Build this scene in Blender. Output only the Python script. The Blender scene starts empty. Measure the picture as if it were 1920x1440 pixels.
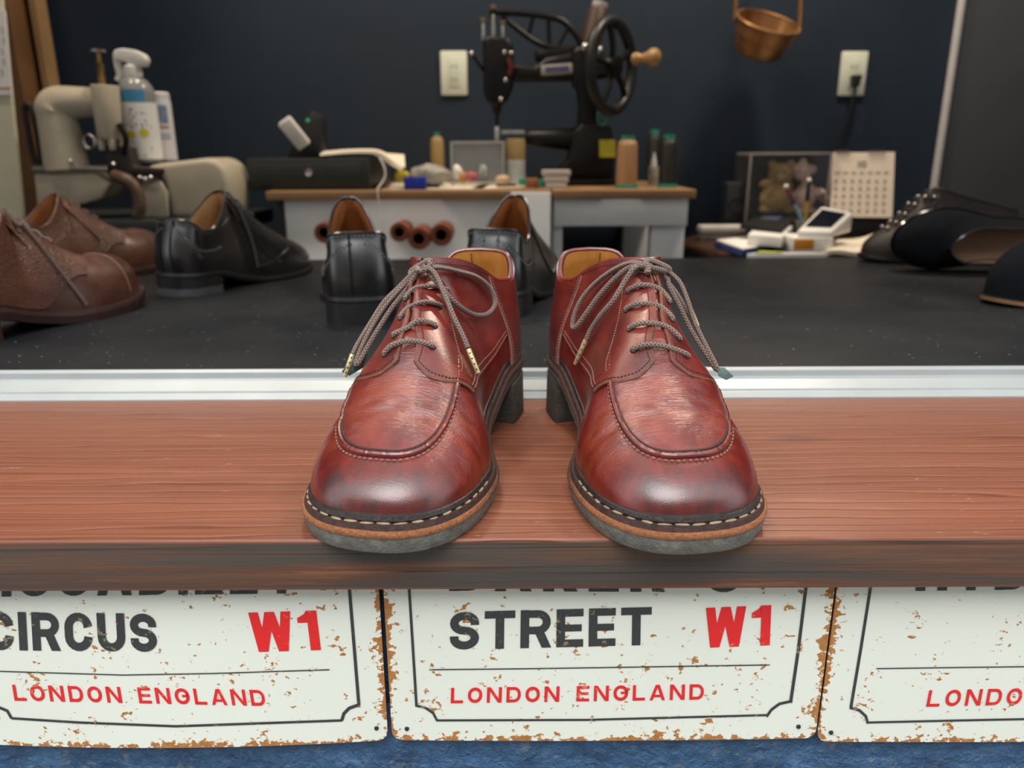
import bpy, bmesh, math, random
from mathutils import Vector, Matrix, noise
from mathutils.bvhtree import BVHTree

random.seed(7)
scene = bpy.context.scene
COL = scene.collection
PI = math.pi

# ------------------------------------------------------------------ camera, sky, light, exposure
Z0 = 0.62                      # top of the painted sill board above the floor
CAM = Vector((0.0, 0.0, Z0 + 0.216))
FPX = 1442.0                   # focal length in pixels of a 1920 x 1440 frame
PITCH, ROLL = math.radians(16.8), math.radians(-0.25)
CAM_R = Matrix.Rotation(PI / 2 - PITCH, 3, 'X') @ Matrix.Rotation(ROLL, 3, 'Z')
cd = bpy.data.cameras.new('camera')
cd.sensor_fit = 'HORIZONTAL'
cd.sensor_width = 36.0
cd.lens = FPX / 1920 * 36.0
cd.clip_start = 0.02
cd.dof.use_dof = True
cd.dof.focus_distance = 0.50
cd.dof.aperture_fstop = 6.6
cam = bpy.data.objects.new('camera', cd)
cam.matrix_world = Matrix.Translation(CAM) @ CAM_R.to_4x4()
COL.objects.link(cam)
scene.camera = cam

world = bpy.data.worlds.new('overcast_sky')
scene.world = world
world.use_nodes = True
wn = world.node_tree
wn.nodes.clear()
wo = wn.nodes.new('ShaderNodeOutputWorld')
wb = wn.nodes.new('ShaderNodeBackground')
wtc = wn.nodes.new('ShaderNodeTexCoord')
wsx = wn.nodes.new('ShaderNodeSeparateXYZ')
wmr = wn.nodes.new('ShaderNodeMapRange')
wmr.inputs['From Min'].default_value = -0.05
wmr.inputs['From Max'].default_value = 0.9
wmx = wn.nodes.new('ShaderNodeMix')
wmx.data_type = 'RGBA'
wmx.inputs[6].default_value = (0.62, 0.66, 0.70, 1)
wmx.inputs[7].default_value = (0.95, 0.98, 1.0, 1)
wn.links.new(wtc.outputs['Generated'], wsx.inputs[0])
wn.links.new(wsx.outputs['Z'], wmr.inputs['Value'])
wn.links.new(wmr.outputs[0], wmx.inputs[0])
wn.links.new(wmx.outputs[2], wb.inputs['Color'])
wb.inputs['Strength'].default_value = 1.45
wn.links.new(wb.outputs[0], wo.inputs[0])

def area_light(name, loc, target, size, size_y, power, color):
    ld = bpy.data.lights.new(name, 'AREA')
    ld.shape = 'RECTANGLE'
    ld.size, ld.size_y, ld.energy, ld.color = size, size_y, power, color
    o = bpy.data.objects.new(name, ld)
    o.location = loc
    o.rotation_euler = (Vector(target) - Vector(loc)).to_track_quat('-Z', 'Y').to_euler()
    COL.objects.link(o)
    return o

# soft bright patch of the overcast sky high over the street, and the shop's ceiling lamps
sun_d = bpy.data.lights.new('veiled_sun', 'SUN')
sun_d.energy = 1.6
sun_d.angle = math.radians(40)
sun_d.color = (1.0, 0.985, 0.96)
sun_o = bpy.data.objects.new('veiled_sun', sun_d)
sun_o.rotation_euler = Vector((0.10, 0.55, -0.83)).to_track_quat('-Z', 'Y').to_euler()
sun_o.location = (0, -3, 5)
COL.objects.link(sun_o)
area_light('ceiling_lamp_light', (0.80, 1.74, 2.36), (0.74, 2.0, 0.9), 0.16, 0.16, 15.0, (1.0, 0.84, 0.66))
area_light('ceiling_lamp_light', (-0.35, 1.62, 2.36), (-0.30, 1.9, 0.8), 0.16, 0.16, 9.0, (1.0, 0.84, 0.66))
area_light('ceiling_lamp_light', (-1.0, 1.25, 2.36), (-0.8, 1.5, 0.8), 0.16, 0.16, 6.0, (1.0, 0.84, 0.66))

vs = scene.view_settings
vs.view_transform = 'Standard'
vs.look = 'None'
vs.exposure = 0.55
vs.gamma = 1.0
vs.use_curve_mapping = False

# ------------------------------------------------------------------ where a point of the photograph lies in the room
def ray(px, py):
    return (CAM_R @ Vector(((px - 960) / FPX, -(py - 720) / FPX, -1.0)))
def at(px, py, Y):
    d = ray(px, py)
    return CAM + d * (Y / d.y)
def at_z(px, py, z):
    d = ray(px, py)
    return CAM + d * ((z - CAM.z) / d.z)

# ------------------------------------------------------------------ mesh helpers
class MB:
    def __init__(s):
        s.v, s.f, s.uv, s.mi = [], [], None, []
    def add(s, verts, faces, m=0):
        o = len(s.v)
        s.v += [Vector(p) for p in verts]
        s.f += [tuple(i + o for i in f) for f in faces]
        s.mi += [m] * len(faces)
        return s
    def box(s, c, size, M=None, m=0):
        hx, hy, hz = size[0] / 2, size[1] / 2, size[2] / 2
        P = [Vector((x, y, z)) for x in (-hx, hx) for y in (-hy, hy) for z in (-hz, hz)]
        if M is not None:
            P = [M @ p for p in P]
        P = [p + Vector(c) for p in P]
        return s.add(P, [(0, 1, 3, 2), (4, 6, 7, 5), (0, 4, 5, 1), (2, 3, 7, 6), (0, 2, 6, 4), (1, 5, 7, 3)], m)
    def cone(s, p0, p1, r0, r1, n=20, caps=True, m=0):
        p0, p1 = Vector(p0), Vector(p1)
        q = (p1 - p0).to_track_quat('Z', 'Y').to_matrix()
        V, F = [], []
        for p, r in ((p0, r0), (p1, r1)):
            V += [p + q @ Vector((r * math.cos(2 * PI * i / n), r * math.sin(2 * PI * i / n), 0)) for i in range(n)]
        F = [(i, (i + 1) % n, n + (i + 1) % n, n + i) for i in range(n)]
        if caps:
            F += [tuple(reversed(range(n))), tuple(range(n, 2 * n))]
        return s.add(V, F, m)
    def lathe(s, prof, c=(0, 0, 0), n=28, M=None, m=0, cap=True):
        c = Vector(c)
        V, F = [], []
        for r, z in prof:
            for i in range(n):
                p = Vector((r * math.cos(2 * PI * i / n), r * math.sin(2 * PI * i / n), z))
                V.append((M @ p if M is not None else p) + c)
        k = len(prof)
        for j in range(k - 1):
            for i in range(n):
                F.append((j * n + i, j * n + (i + 1) % n, (j + 1) * n + (i + 1) % n, (j + 1) * n + i))
        if cap:
            F.append(tuple(reversed(range(n))))
            F.append(tuple(range((k - 1) * n, k * n)))
        return s.add(V, F, m)
    def sphere(s, c, r, n=16, k=10, M=None, m=0):
        if not hasattr(r, '__len__'):
            r = (r, r, r)
        prof = []
        V, F = [], []
        c = Vector(c)
        for j in range(k + 1):
            a = PI * j / k
            for i in range(n):
                p = Vector((r[0] * math.sin(a) * math.cos(2 * PI * i / n), r[1] * math.sin(a) * math.sin(2 * PI * i / n), -r[2] * math.cos(a)))
                V.append((M @ p if M is not None else p) + c)
        for j in range(k):
            for i in range(n):
                F.append((j * n + i, j * n + (i + 1) % n, (j + 1) * n + (i + 1) % n, (j + 1) * n + i))
        return s.add(V, F, m)
    def prism(s, poly, axis, m=0):
        """poly: list of points; axis: vector of extrusion"""
        n = len(poly)
        A = [Vector(p) for p in poly]
        B = [p + Vector(axis) for p in A]
        F = [tuple(reversed(range(n))), tuple(range(n, 2 * n))]
        F += [(i, (i + 1) % n, n + (i + 1) % n, n + i) for i in range(n)]
        return s.add(A + B, F, m)
    def tube(s, pts, r, n=10, closed=False, flat=1.0, uv=False, m=0, up=None):
        pts = [Vector(p) for p in pts]
        k = len(pts)
        T = []
        for i in range(k):
            a = pts[(i - 1) % k] if (closed or i > 0) else pts[i]
            b = pts[(i + 1) % k] if (closed or i < k - 1) else pts[i]
            t = (b - a)
            T.append(t.normalized() if t.length > 1e-9 else Vector((0, 0, 1)))
        u = Vector(up) if up is not None else (Vector((0, 0, 1)) if abs(T[0].z) < 0.9 else Vector((1, 0, 0)))
        u = (u - T[0] * u.dot(T[0])).normalized()
        V, F, UV = [], [], []
        ln = 0
        for i in range(k):
            if i:
                ln += (pts[i] - pts[i - 1]).length
                if up is not None:
                    u = Vector(up)
                u = (u - T[i] * u.dot(T[i])).normalized()
            w = T[i].cross(u)
            ri = r[i] if hasattr(r, '__len__') else r
            for j in range(n):
                a = 2 * PI * j / n
                V.append(pts[i] + w * (ri * math.cos(a)) + u * (ri * flat * math.sin(a)))
                UV.append((ln, j / n))
        kk = k if closed else k - 1
        for i in range(kk):
            for j in range(n):
                F.append((i * n + j, i * n + (j + 1) % n, ((i + 1) % k) * n + (j + 1) % n, ((i + 1) % k) * n + j))
        if not closed:
            F += [tuple(reversed(range(n))), tuple(range((k - 1) * n, k * n))]
        if uv:
            s.uv = (s.uv or []) + UV
        return s.add(V, F, m)
    def grid(s, rows, m=0, flip=False, closed_u=False):
        """rows: list of equal-length lists of points"""
        nr, nc = len(rows), len(rows[0])
        F = []
        for i in range(nr - 1):
            for j in range(nc if closed_u else nc - 1):
                q = (i * nc + j, i * nc + (j + 1) % nc, (i + 1) * nc + (j + 1) % nc, (i + 1) * nc + j)
                F.append(tuple(reversed(q)) if flip else q)
        return s.add([p for r in rows for p in r], F, m)
    def xf(s, M):
        s.v = [M @ p for p in s.v]
        return s

def obj(name, mb, mat, parent=None, smooth=True, bevel=0, weld=0, angle=40, local=None, seg=2, recalc=True):
    me = bpy.data.meshes.new(name)
    V = mb.v
    if local is not None:
        inv = local.inverted()
        V = [inv @ p for p in V]
    me.from_pydata([tuple(p) for p in V], [], mb.f)
    mats = mat if isinstance(mat, (list, tuple)) else [mat]
    for m_ in mats:
        me.materials.append(m_)
    if len(mats) > 1:
        me.polygons.foreach_set('material_index', mb.mi)
    if mb.uv:
        lay = me.uv_layers.new(name='UVMap')
        for lp in me.loops:
            lay.data[lp.index].uv = mb.uv[lp.vertex_index]
    bm = bmesh.new()
    bm.from_mesh(me)
    if weld:
        bmesh.ops.remove_doubles(bm, verts=bm.verts, dist=weld)
    if recalc:
        bmesh.ops.recalc_face_normals(bm, faces=bm.faces)
    if bevel:
        ed = [e for e in bm.edges if len(e.link_faces) == 2 and e.calc_face_angle(0) > math.radians(30)]
        bmesh.ops.bevel(bm, geom=ed, offset=bevel, segments=seg, affect='EDGES', profile=0.5, clamp_overlap=True)
    for f in bm.faces:
        f.smooth = smooth
    if smooth:
        for e in bm.edges:
            if len(e.link_faces) == 2 and e.calc_face_angle(0) > math.radians(angle):
                e.smooth = False
    bm.to_mesh(me)
    bm.free()
    o = bpy.data.objects.new(name, me)
    COL.objects.link(o)
    if parent is not None:
        o.parent = parent
    return o

def tag(o, label, cat, group=None, kind=None):
    o['label'] = label
    o['category'] = cat
    if group:
        o['group'] = group
    if kind:
        o['kind'] = kind
    return o
def thing(name, label, cat, loc=(0, 0, 0), rotz=0, group=None):
    o = bpy.data.objects.new(name, None)
    o.empty_display_size = 0.03
    o.location = loc
    o.rotation_euler = (0, 0, rotz)
    COL.objects.link(o)
    tag(o, label, cat, group)
    o.matrix_world = Matrix.Translation(Vector(loc)) @ Matrix.Rotation(rotz, 4, 'Z')
    return o
def WM(o):
    return Matrix.Translation(o.location) @ o.rotation_euler.to_matrix().to_4x4()
def struct(o, label=None):
    o['kind'] = 'structure'
    if label:
        o['label'] = label
    return o
def label(o, text):
    o['label'] = text
    return o

# ------------------------------------------------------------------ materials
def new_mat(name):
    m = bpy.data.materials.new(name)
    m.use_nodes = True
    nt = m.node_tree
    b = nt.nodes['Principled BSDF']
    return m, nt, b
def N(nt, kind, **kw):
    n = nt.nodes.new(kind)
    for k, v in kw.items():
        setattr(n, k, v)
    return n
def coords(nt, scale=(1, 1, 1), out='Object', rot=(0, 0, 0)):
    tc = N(nt, 'ShaderNodeTexCoord')
    mp = N(nt, 'ShaderNodeMapping')
    mp.inputs['Scale'].default_value = scale
    mp.inputs['Rotation'].default_value = rot
    nt.links.new(tc.outputs[out], mp.inputs[0])
    return mp.outputs[0]
def noise_n(nt, vec, scale, detail=4, rough=0.55, dist=0.0):
    n = N(nt, 'ShaderNodeTexNoise')
    n.inputs['Scale'].default_value = scale
    n.inputs['Detail'].default_value = detail
    n.inputs['Roughness'].default_value = rough
    n.inputs['Distortion'].default_value = dist
    nt.links.new(vec, n.inputs['Vector'])
    return n.outputs['Fac']
def ramp(nt, fac, stops):
    r = N(nt, 'ShaderNodeValToRGB')
    e = r.color_ramp.elements
    while len(e) < len(stops):
        e.new(0.5)
    for i, (p, c) in enumerate(stops):
        e[i].position = p
        e[i].color = (c, c, c, 1) if not hasattr(c, '__len__') else (*c, 1)
    nt.links.new(fac, r.inputs[0])
    return r.outputs[0]
def mix(nt, fac, a, b, blend='MIX'):
    n = N(nt, 'ShaderNodeMix', data_type='RGBA', blend_type=blend)
    for val, i in ((fac, 0), (a, 6), (b, 7)):
        if hasattr(val, 'links') or hasattr(val, 'is_linked'):
            nt.links.new(val, n.inputs[i])
        elif i == 0:
            n.inputs[0].default_value = val
        else:
            n.inputs[i].default_value = (*val, 1)
    return n.outputs[2]
def math_n(nt, op, a, b=None, c=None, clamp=False):
    n = N(nt, 'ShaderNodeMath', operation=op, use_clamp=clamp)
    for i, v in enumerate((a, b, c)):
        if v is None:
            continue
        if hasattr(v, 'links') or hasattr(v, 'is_linked'):
            nt.links.new(v, n.inputs[i])
        else:
            n.inputs[i].default_value = v
    return n.outputs[0]
def bump(nt, b, height, strength=0.3, dist=0.001, prev=None):
    n = N(nt, 'ShaderNodeBump')
    n.inputs['Strength'].default_value = strength
    n.inputs['Distance'].default_value = dist
    nt.links.new(height, n.inputs['Height'])
    if prev is not None:
        nt.links.new(prev, n.inputs['Normal'])
    nt.links.new(n.outputs[0], b.inputs['Normal'])
    return n.outputs[0]

_mats = {}
def M(name, col, rough=0.5, metal=0.0, var=0.12, vscale=30.0, bmp=0.0, bscale=200.0, coat=0.0, spec=0.5, trans=0.0, alpha=1.0, emit=0.0, ior=1.45):
    """a plain procedural material: colour broken up by noise, optional fine relief"""
    if name in _mats:
        return _mats[name]
    m, nt, b = new_mat(name)
    v = coords(nt)
    f = noise_n(nt, v, vscale, 5)
    lo = tuple(c * (1 - var) for c in col)
    hi = tuple(min(1, c * (1 + var)) for c in col)
    c = mix(nt, ramp(nt, f, [(0.3, 0.0), (0.7, 1.0)]), lo, hi)
    nt.links.new(c, b.inputs['Base Color'])
    b.inputs['Roughness'].default_value = rough
    b.inputs['Metallic'].default_value = metal
    b.inputs['Coat Weight'].default_value = coat
    b.inputs['Coat Roughness'].default_value = 0.15
    b.inputs['Specular IOR Level'].default_value = spec
    b.inputs['Transmission Weight'].default_value = trans
    b.inputs['IOR'].default_value = ior
    b.inputs['Alpha'].default_value = alpha
    if emit:
        nt.links.new(c, b.inputs['Emission Color'])
        b.inputs['Emission Strength'].default_value = emit
    if bmp:
        bump(nt, b, noise_n(nt, v, bscale, 3), bmp, 0.001)
    _mats[name] = m
    return m
# ------------------------------------------------------------------ surface materials of the setting
def wave_lines(nt, scale, dist, stretch=0.12, detail=2.0):
    w = N(nt, 'ShaderNodeTexWave', wave_type='BANDS', bands_direction='Y', wave_profile='SAW')
    w.inputs['Scale'].default_value = scale
    w.inputs['Distortion'].default_value = dist
    w.inputs['Detail'].default_value = detail
    w.inputs['Detail Scale'].default_value = 1.6
    w.inputs['Detail Roughness'].default_value = 0.55
    nt.links.new(coords(nt, (stretch, 1, 1)), w.inputs['Vector'])
    return w.outputs['Fac']
def mat_board(name, worn):
    m, nt, b = new_mat(name)
    v = coords(nt)
    rings = wave_lines(nt, 30.0, 7.0, 0.10)
    thin = ramp(nt, rings, [(0.0, 1.0), (0.10, 0.0), (0.90, 0.0), (1.0, 0.55)])
    g1 = noise_n(nt, coords(nt, (1.6, 26, 26)), 1.0, 5, 0.6)
    g2 = noise_n(nt, coords(nt, (7, 420, 420)), 1.0, 3)
    fine = noise_n(nt, coords(nt, (60, 1100, 1100)), 1.0, 2)
    if not worn:
        c = mix(nt, ramp(nt, g1, [(0.28, 0.0), (0.72, 1.0)]), (0.150, 0.044, 0.020), (0.225, 0.074, 0.037))
        c = mix(nt, ramp(nt, g2, [(0.35, 0.0), (0.75, 0.5)]), c, (0.275, 0.100, 0.056))
        c = mix(nt, math_n(nt, 'MULTIPLY', thin, 0.75), c, (0.066, 0.022, 0.012))
        pale = ramp(nt, rings, [(0.10, 0.0), (0.15, 0.42), (0.28, 0.0)])
        c = mix(nt, pale, c, (0.33, 0.145, 0.100))  # pinkish highlight beside each grain line, painted into the colour
        sc = math_n(nt, 'MULTIPLY', ramp(nt, noise_n(nt, coords(nt, (70, 190, 190)), 1.0, 5, 0.7), [(0.64, 0.0), (0.70, 0.9)]), ramp(nt, noise_n(nt, v, 9.0, 2), [(0.5, 0.0), (0.62, 1.0)]))
        c = mix(nt, sc, c, (0.36, 0.22, 0.17))
        vo = N(nt, 'ShaderNodeTexVoronoi')
        vo.inputs['Scale'].default_value = 1.0
        nt.links.new(coords(nt, (4.6, 12.5, 4)), vo.inputs['Vector'])
        kn = ramp(nt, math_n(nt, 'ADD', vo.outputs['Distance'], math_n(nt, 'MULTIPLY', g1, 0.12)), [(0.10, 0.55), (0.19, 0.0)])
        c = mix(nt, kn, c, (0.085, 0.042, 0.030))
        nt.links.new(ramp(nt, g2, [(0.3, 0.34), (0.7, 0.50)]), b.inputs['Roughness'])
    else:
        zr = noise_n(nt, coords(nt, (1.4, 210, 210)), 1.0, 3)
        c = mix(nt, ramp(nt, g2, [(0.3, 0.0), (0.7, 1.0)]), (0.085, 0.040, 0.024), (0.185, 0.080, 0.042))
        pat = math_n(nt, 'ADD', math_n(nt, 'MULTIPLY', noise_n(nt, coords(nt, (3.2, 60, 60)), 1.0, 5, 0.65), 0.8), math_n(nt, 'MULTIPLY', g2, 0.35))
        c = mix(nt, ramp(nt, pat, [(0.50, 0.0), (0.62, 0.92)]), c, (0.062, 0.055, 0.048))
        c = mix(nt, ramp(nt, pat, [(0.40, 0.75), (0.48, 0.0)]), c, (0.34, 0.135, 0.066))
        c = mix(nt, ramp(nt, zr, [(0.60, 0.0), (0.63, 0.7), (0.66, 0.0)]), c, (0.016, 0.010, 0.008))
        b.inputs['Roughness'].default_value = 0.5
    nt.links.new(c, b.inputs['Base Color'])
    b.inputs['Specular IOR Level'].default_value = 0.5
    h = math_n(nt, 'ADD', math_n(nt, 'MULTIPLY', g2, 0.6), math_n(nt, 'MULTIPLY', fine, 0.35))
    if not worn:
        h = math_n(nt, 'SUBTRACT', h, math_n(nt, 'MULTIPLY', thin, 0.8))
    bump(nt, b, h, 0.45, 0.0009)
    return m
M_BOARD = mat_board('painted_board_top', False)
M_BOARD_F = mat_board('worn_board_edge', True)

def mat_rusty(name, col, amount, sc=1.0):
    """enamel colour with rust specks; denser rust along the edge of the plate"""
    m, nt, b = new_mat(name)
    v = coords(nt)
    spots = noise_n(nt, coords(nt, (230 * sc, 230 * sc, 290 * sc)), 1.0, 4, 0.6)
    area = noise_n(nt, v, 48.0, 2)
    geo = N(nt, 'ShaderNodeAttribute', attribute_name='edge')
    e = geo.outputs['Fac']
    lev = math_n(nt, 'ADD', math_n(nt, 'ADD', spots, math_n(nt, 'MULTIPLY', area, 0.62)), math_n(nt, 'MULTIPLY', e, 0.27))
    lo = 0.982 - amount
    rust = ramp(nt, lev, [(lo, 0.0), (lo + 0.035, 1.0)])
    halo = ramp(nt, lev, [(lo - 0.05, 0.0), (lo + 0.02, 0.55)])
    tone = noise_n(nt, v, 420.0, 3)
    rc = mix(nt, tone, (0.22, 0.075, 0.018), (0.60, 0.27, 0.07))
    c = mix(nt, halo, mix(nt, noise_n(nt, v, 14.0, 3), tuple(x * 0.96 for x in col), col), tuple(0.55 * a + 0.45 * x for a, x in zip(col, (0.80, 0.62, 0.33))))
    c = mix(nt, rust, c, rc)
    nt.links.new(c, b.inputs['Base Color'])
    nt.links.new(ramp(nt, rust, [(0, 0.32), (1, 0.85)]), b.inputs['Roughness'])
    bump(nt, b, math_n(nt, 'MULTIPLY', rust, tone), 0.35, 0.0006)
    return m
M_ENAMEL = mat_rusty('cream_enamel_rust', (0.80, 0.83, 0.74), 0.0)
M_ENAMEL_HEAVY = mat_rusty('cream_enamel_more_rust', (0.80, 0.83, 0.74), 0.022, 0.75)
M_SIGN_BLACK = mat_rusty('sign_black_print', (0.040, 0.045, 0.044), -0.02)
M_SIGN_RED = mat_rusty('sign_red_print', (0.76, 0.020, 0.022), -0.02)

def mat_stucco():
    m, nt, b = new_mat('blue_stucco')
    v = coords(nt)
    w = noise_n(nt, v, 60.0, 4, 0.6)
    c = mix(nt, ramp(nt, w, [(0.3, 0.0), (0.7, 1.0)]), (0.022, 0.068, 0.155), (0.060, 0.150, 0.295))
    c = mix(nt, ramp(nt, noise_n(nt, v, 85.0, 4, 0.7), [(0.58, 0.0), (0.70, 0.6)]), c, (0.21, 0.22, 0.18))
    nt.links.new(c, b.inputs['Base Color'])
    b.inputs['Roughness'].default_value = 0.35
    h = math_n(nt, 'ADD', noise_n(nt, v, 150.0, 4, 0.6, 0.8), math_n(nt, 'MULTIPLY', noise_n(nt, v, 420.0, 2), 0.3))
    bump(nt, b, h, 0.9, 0.004)
    return m
M_STUCCO = mat_stucco()

def mat_counter():
    m, nt, b = new_mat('black_counter_laminate')
    v = coords(nt)
    big = noise_n(nt, v, 5.0, 4)
    c = mix(nt, ramp(nt, big, [(0.35, 0.0), (0.7, 1.0)]), (0.0055, 0.0070, 0.0095), (0.013, 0.014, 0.016))
    sc = math_n(nt, 'MULTIPLY', ramp(nt, noise_n(nt, coords(nt, (26, 150, 60), rot=(0, 0, 0.5)), 1.0, 4, 0.7), [(0.66, 0.0), (0.75, 1.0)]), ramp(nt, noise_n(nt, v, 6.0, 2), [(0.5, 0.0), (0.65, 0.5)]))
    c = mix(nt, sc, c, (0.16, 0.13, 0.11))
    dust = ramp(nt, noise_n(nt, v, 210.0, 1), [(0.765, 0.0), (0.79, 0.7)])
    c = mix(nt, dust, c, (0.30, 0.29, 0.27))
    nt.links.new(c, b.inputs['Base Color'])
    nt.links.new(ramp(nt, big, [(0.3, 0.42), (0.7, 0.58)]), b.inputs['Roughness'])
    b.inputs['Specular IOR Level'].default_value = 0.22
    bump(nt, b, noise_n(nt, v, 600.0, 2), 0.12, 0.0005)
    return m
M_COUNTER = mat_counter()
M_NAVY = M('navy_wall_paint', (0.0095, 0.021, 0.040), 0.62, var=0.16, vscale=3.0, bmp=0.1, bscale=120)
M_CHAR = M('charcoal_wall_paint', (0.060, 0.067, 0.078), 0.6, var=0.1, vscale=3.0, bmp=0.08, bscale=150)
M_ALU = M('window_track_aluminium', (0.40, 0.435, 0.44), 0.42, metal=0.25, var=0.05, vscale=20)
M_ALU_GROOVE = M('track_groove_grey', (0.33, 0.35, 0.35), 0.6, var=0.3, vscale=60)  # slightly darker mottled grey for the groove strip
M_FLOOR = M('grey_floor', (0.09, 0.085, 0.08), 0.6, var=0.2, vscale=4)
M_CEIL = M('dark_ceiling', (0.10, 0.10, 0.10), 0.8, var=0.05)
M_STREET = M('street_paving', (0.20, 0.20, 0.195), 0.8, var=0.15, vscale=3, bmp=0.2, bscale=40)
M_FACADE = M('opposite_facade', (0.24, 0.22, 0.20), 0.8, var=0.15, vscale=1.0)

# ------------------------------------------------------------------ room shell
WALL_Y = 2.20
def panel(name, lo, hi, mat, parent=None, bevel=0):
    lo, hi = Vector(lo), Vector(hi)
    return obj(name, MB().box((lo + hi) / 2, hi - lo), mat, parent, smooth=False, bevel=bevel)
struct(panel('floor', (-2.4, 0.45, -0.10), (2.6, 2.6, 0.0), M_FLOOR))
struct(panel('ceiling', (-2.4, 0.45, 2.42), (2.6, 2.6, 2.52), M_CEIL))
wall = struct(panel('wall_back', (-2.4, WALL_Y + 0.012, 0.0), (2.6, WALL_Y + 0.12, 2.42), M_NAVY))
XT = at(1772, 170, WALL_Y).x                      # where the navy boards stop and the charcoal door starts
zj = at(1500, 184, WALL_Y).z
for lo_, hi_ in (((-2.4, zj + 0.0002), (XT, 2.42)), ((-2.4, 0.0), (XT, zj - 0.0002))):
    panel('wall_board', (lo_[0], WALL_Y, lo_[1]), (hi_[0], WALL_Y + 0.013, hi_[1]), M_NAVY, wall, bevel=0.0003)
struct(panel('door_1', (XT + 0.012, WALL_Y - 0.004, 0.0), (2.55, WALL_Y + 0.013, 2.2), M_CHAR, bevel=0.002), 'charcoal flush door at the right end of the navy wall')
tr = MB().tube([(XT + 0.004, WALL_Y - 0.010, 0.0), (XT + 0.004, WALL_Y - 0.010, 2.3)], 0.0105, 14)
struct(obj('trim_1', tr, M('pale_conduit', (0.50, 0.49, 0.50), 0.45, var=0.06)), 'pale grey vertical conduit between navy wall and charcoal door')
struct(panel('wall_left', (-2.5, 0.45, 0.0), (-2.4, 2.6, 2.42), M_NAVY))
struct(panel('wall_right', (2.6, 0.45, 0.0), (2.7, 2.6, 2.42), M_CHAR))
# shop front: unseen header, set low to shade the room, pale to brighten the shoes; blue rendered wall below the board
struct(panel('wall_header', (-2.4, 0.69, 1.34), (2.6, 0.78, 3.4), M('pale_header_reflector', (0.70, 0.70, 0.68), 0.6, var=0.05)), 'unseen pale header over the window opening, lowered to shade the room')
# posts at the left of the opening
XP = [at(px, 150, 2.12).x for px in (18, 66, 77, 91)]
M_POST = M('stained_pine_post', (0.17, 0.085, 0.036), 0.5, var=0.25, vscale=6, bmp=0.1)
M_STRIP = M('pale_pine_strip', (0.36, 0.22, 0.105), 0.5, var=0.15, vscale=6)
struct(panel('trim_2', (XP[0] - 0.03, 2.06, 0.0), (XP[1], 2.17, 2.42), M_POST, bevel=0.003), 'brown stained timber post beside the navy wall')
struct(panel('trim_3', (XP[2], 2.12, 0.0), (XP[3], 2.17, 2.42), M_STRIP, bevel=0.002), 'narrow pale timber strip beside the brown post')
a0, a1 = at(3, 0, 1.62), at(42, 390, 1.62)
a2 = a0 + (a0 - a1) * 2.2
cp = MB().prism([a2 + Vector((-0.25, 0, 0)), a2, a1, a1 + (a1 - a0) * 1.4, a1 + (a1 - a0) * 1.4 + Vector((-0.3, 0, 0))], (0, 0.010, 0))
cream_post = struct(obj('trim_4', cp, M('cream_door_frame', (0.66, 0.65, 0.50), 0.5, var=0.05), smooth=False, bevel=0.002), 'cream painted frame at the left edge')
a0, a1, b1, b0 = at(-60, 20, 1.615), at(9, 20, 1.615), at(22, 178, 1.615), at(-45, 178, 1.615)
pn = thing('paper_notice', 'white paper notice with orange rule on the cream frame', 'notice', tuple(b0))
obj('sheet', MB().prism([a0, a1, b1, b0], (0, 0.004, 0)), M('notice_paper', (0.80, 0.80, 0.80), 0.7, var=0.03), pn, smooth=False, local=WM(pn))
obj('orange_rule', MB().prism([at(-50, 163, 1.614), at(20, 163, 1.614), at(20.3, 166, 1.614), at(-50, 166, 1.614)], (0, 0.001, 0)), M('orange_print', (0.55, 0.22, 0.06), 0.6), pn, smooth=False, local=WM(pn))
tl = MB()
for k_ in range(5):
    xx = 2 + (k_ % 2) * 3
    tl.prism([at(xx, 50 + k_ * 20, 1.614), at(xx + 2, 50 + k_ * 20, 1.614), at(xx + 3.5, 63 + k_ * 20, 1.614), at(xx + 1.5, 63 + k_ * 20, 1.614)], (0, 0.001, 0))
obj('small_print', tl, M('grey_print', (0.25, 0.25, 0.26), 0.6), pn, smooth=False, local=WM(pn))

# outside: street and an unseen house front, added for reflections and to cut low sky light
struct(panel('ground', (-9, -9, -0.14), (9, 0.45, -0.04), M_STREET))
struct(panel('wall_opposite', (-9, -5.6, -0.04), (9, -5.2, 5.2), M_FACADE), 'unseen house front across the street, added to shade and reflect')

# ------------------------------------------------------------------ board, window track, counter
B_FRONT, B_BACK, B_T = 0.403, 0.668, 0.034
mb = MB()
bx0, bx1 = -1.25, 1.25
mb.add([(bx0, B_FRONT, Z0), (bx1, B_FRONT, Z0), (bx1, B_BACK, Z0), (bx0, B_BACK, Z0),
        (bx0, B_FRONT, Z0 - B_T), (bx1, B_FRONT, Z0 - B_T), (bx1, B_BACK, Z0 - B_T), (bx0, B_BACK, Z0 - B_T)],
       [(0, 1, 2, 3)], 0)
mb.add([(bx0, B_FRONT, Z0), (bx1, B_FRONT, Z0), (bx1, B_BACK, Z0), (bx0, B_BACK, Z0),
        (bx0, B_FRONT, Z0 - B_T), (bx1, B_FRONT, Z0 - B_T), (bx1, B_BACK, Z0 - B_T), (bx0, B_BACK, Z0 - B_T)],
       [(0, 4, 5, 1), (1, 5, 6, 2), (2, 6, 7, 3), (3, 7, 4, 0), (4, 7, 6, 5)], 1)
board = obj('sill_board', mb, [M_BOARD, M_BOARD_F], weld=1e-6, smooth=True, bevel=0.0022, seg=3, angle=50)
tag(board, 'red-brown painted wooden sill board with a worn grey front edge', 'board')

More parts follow.
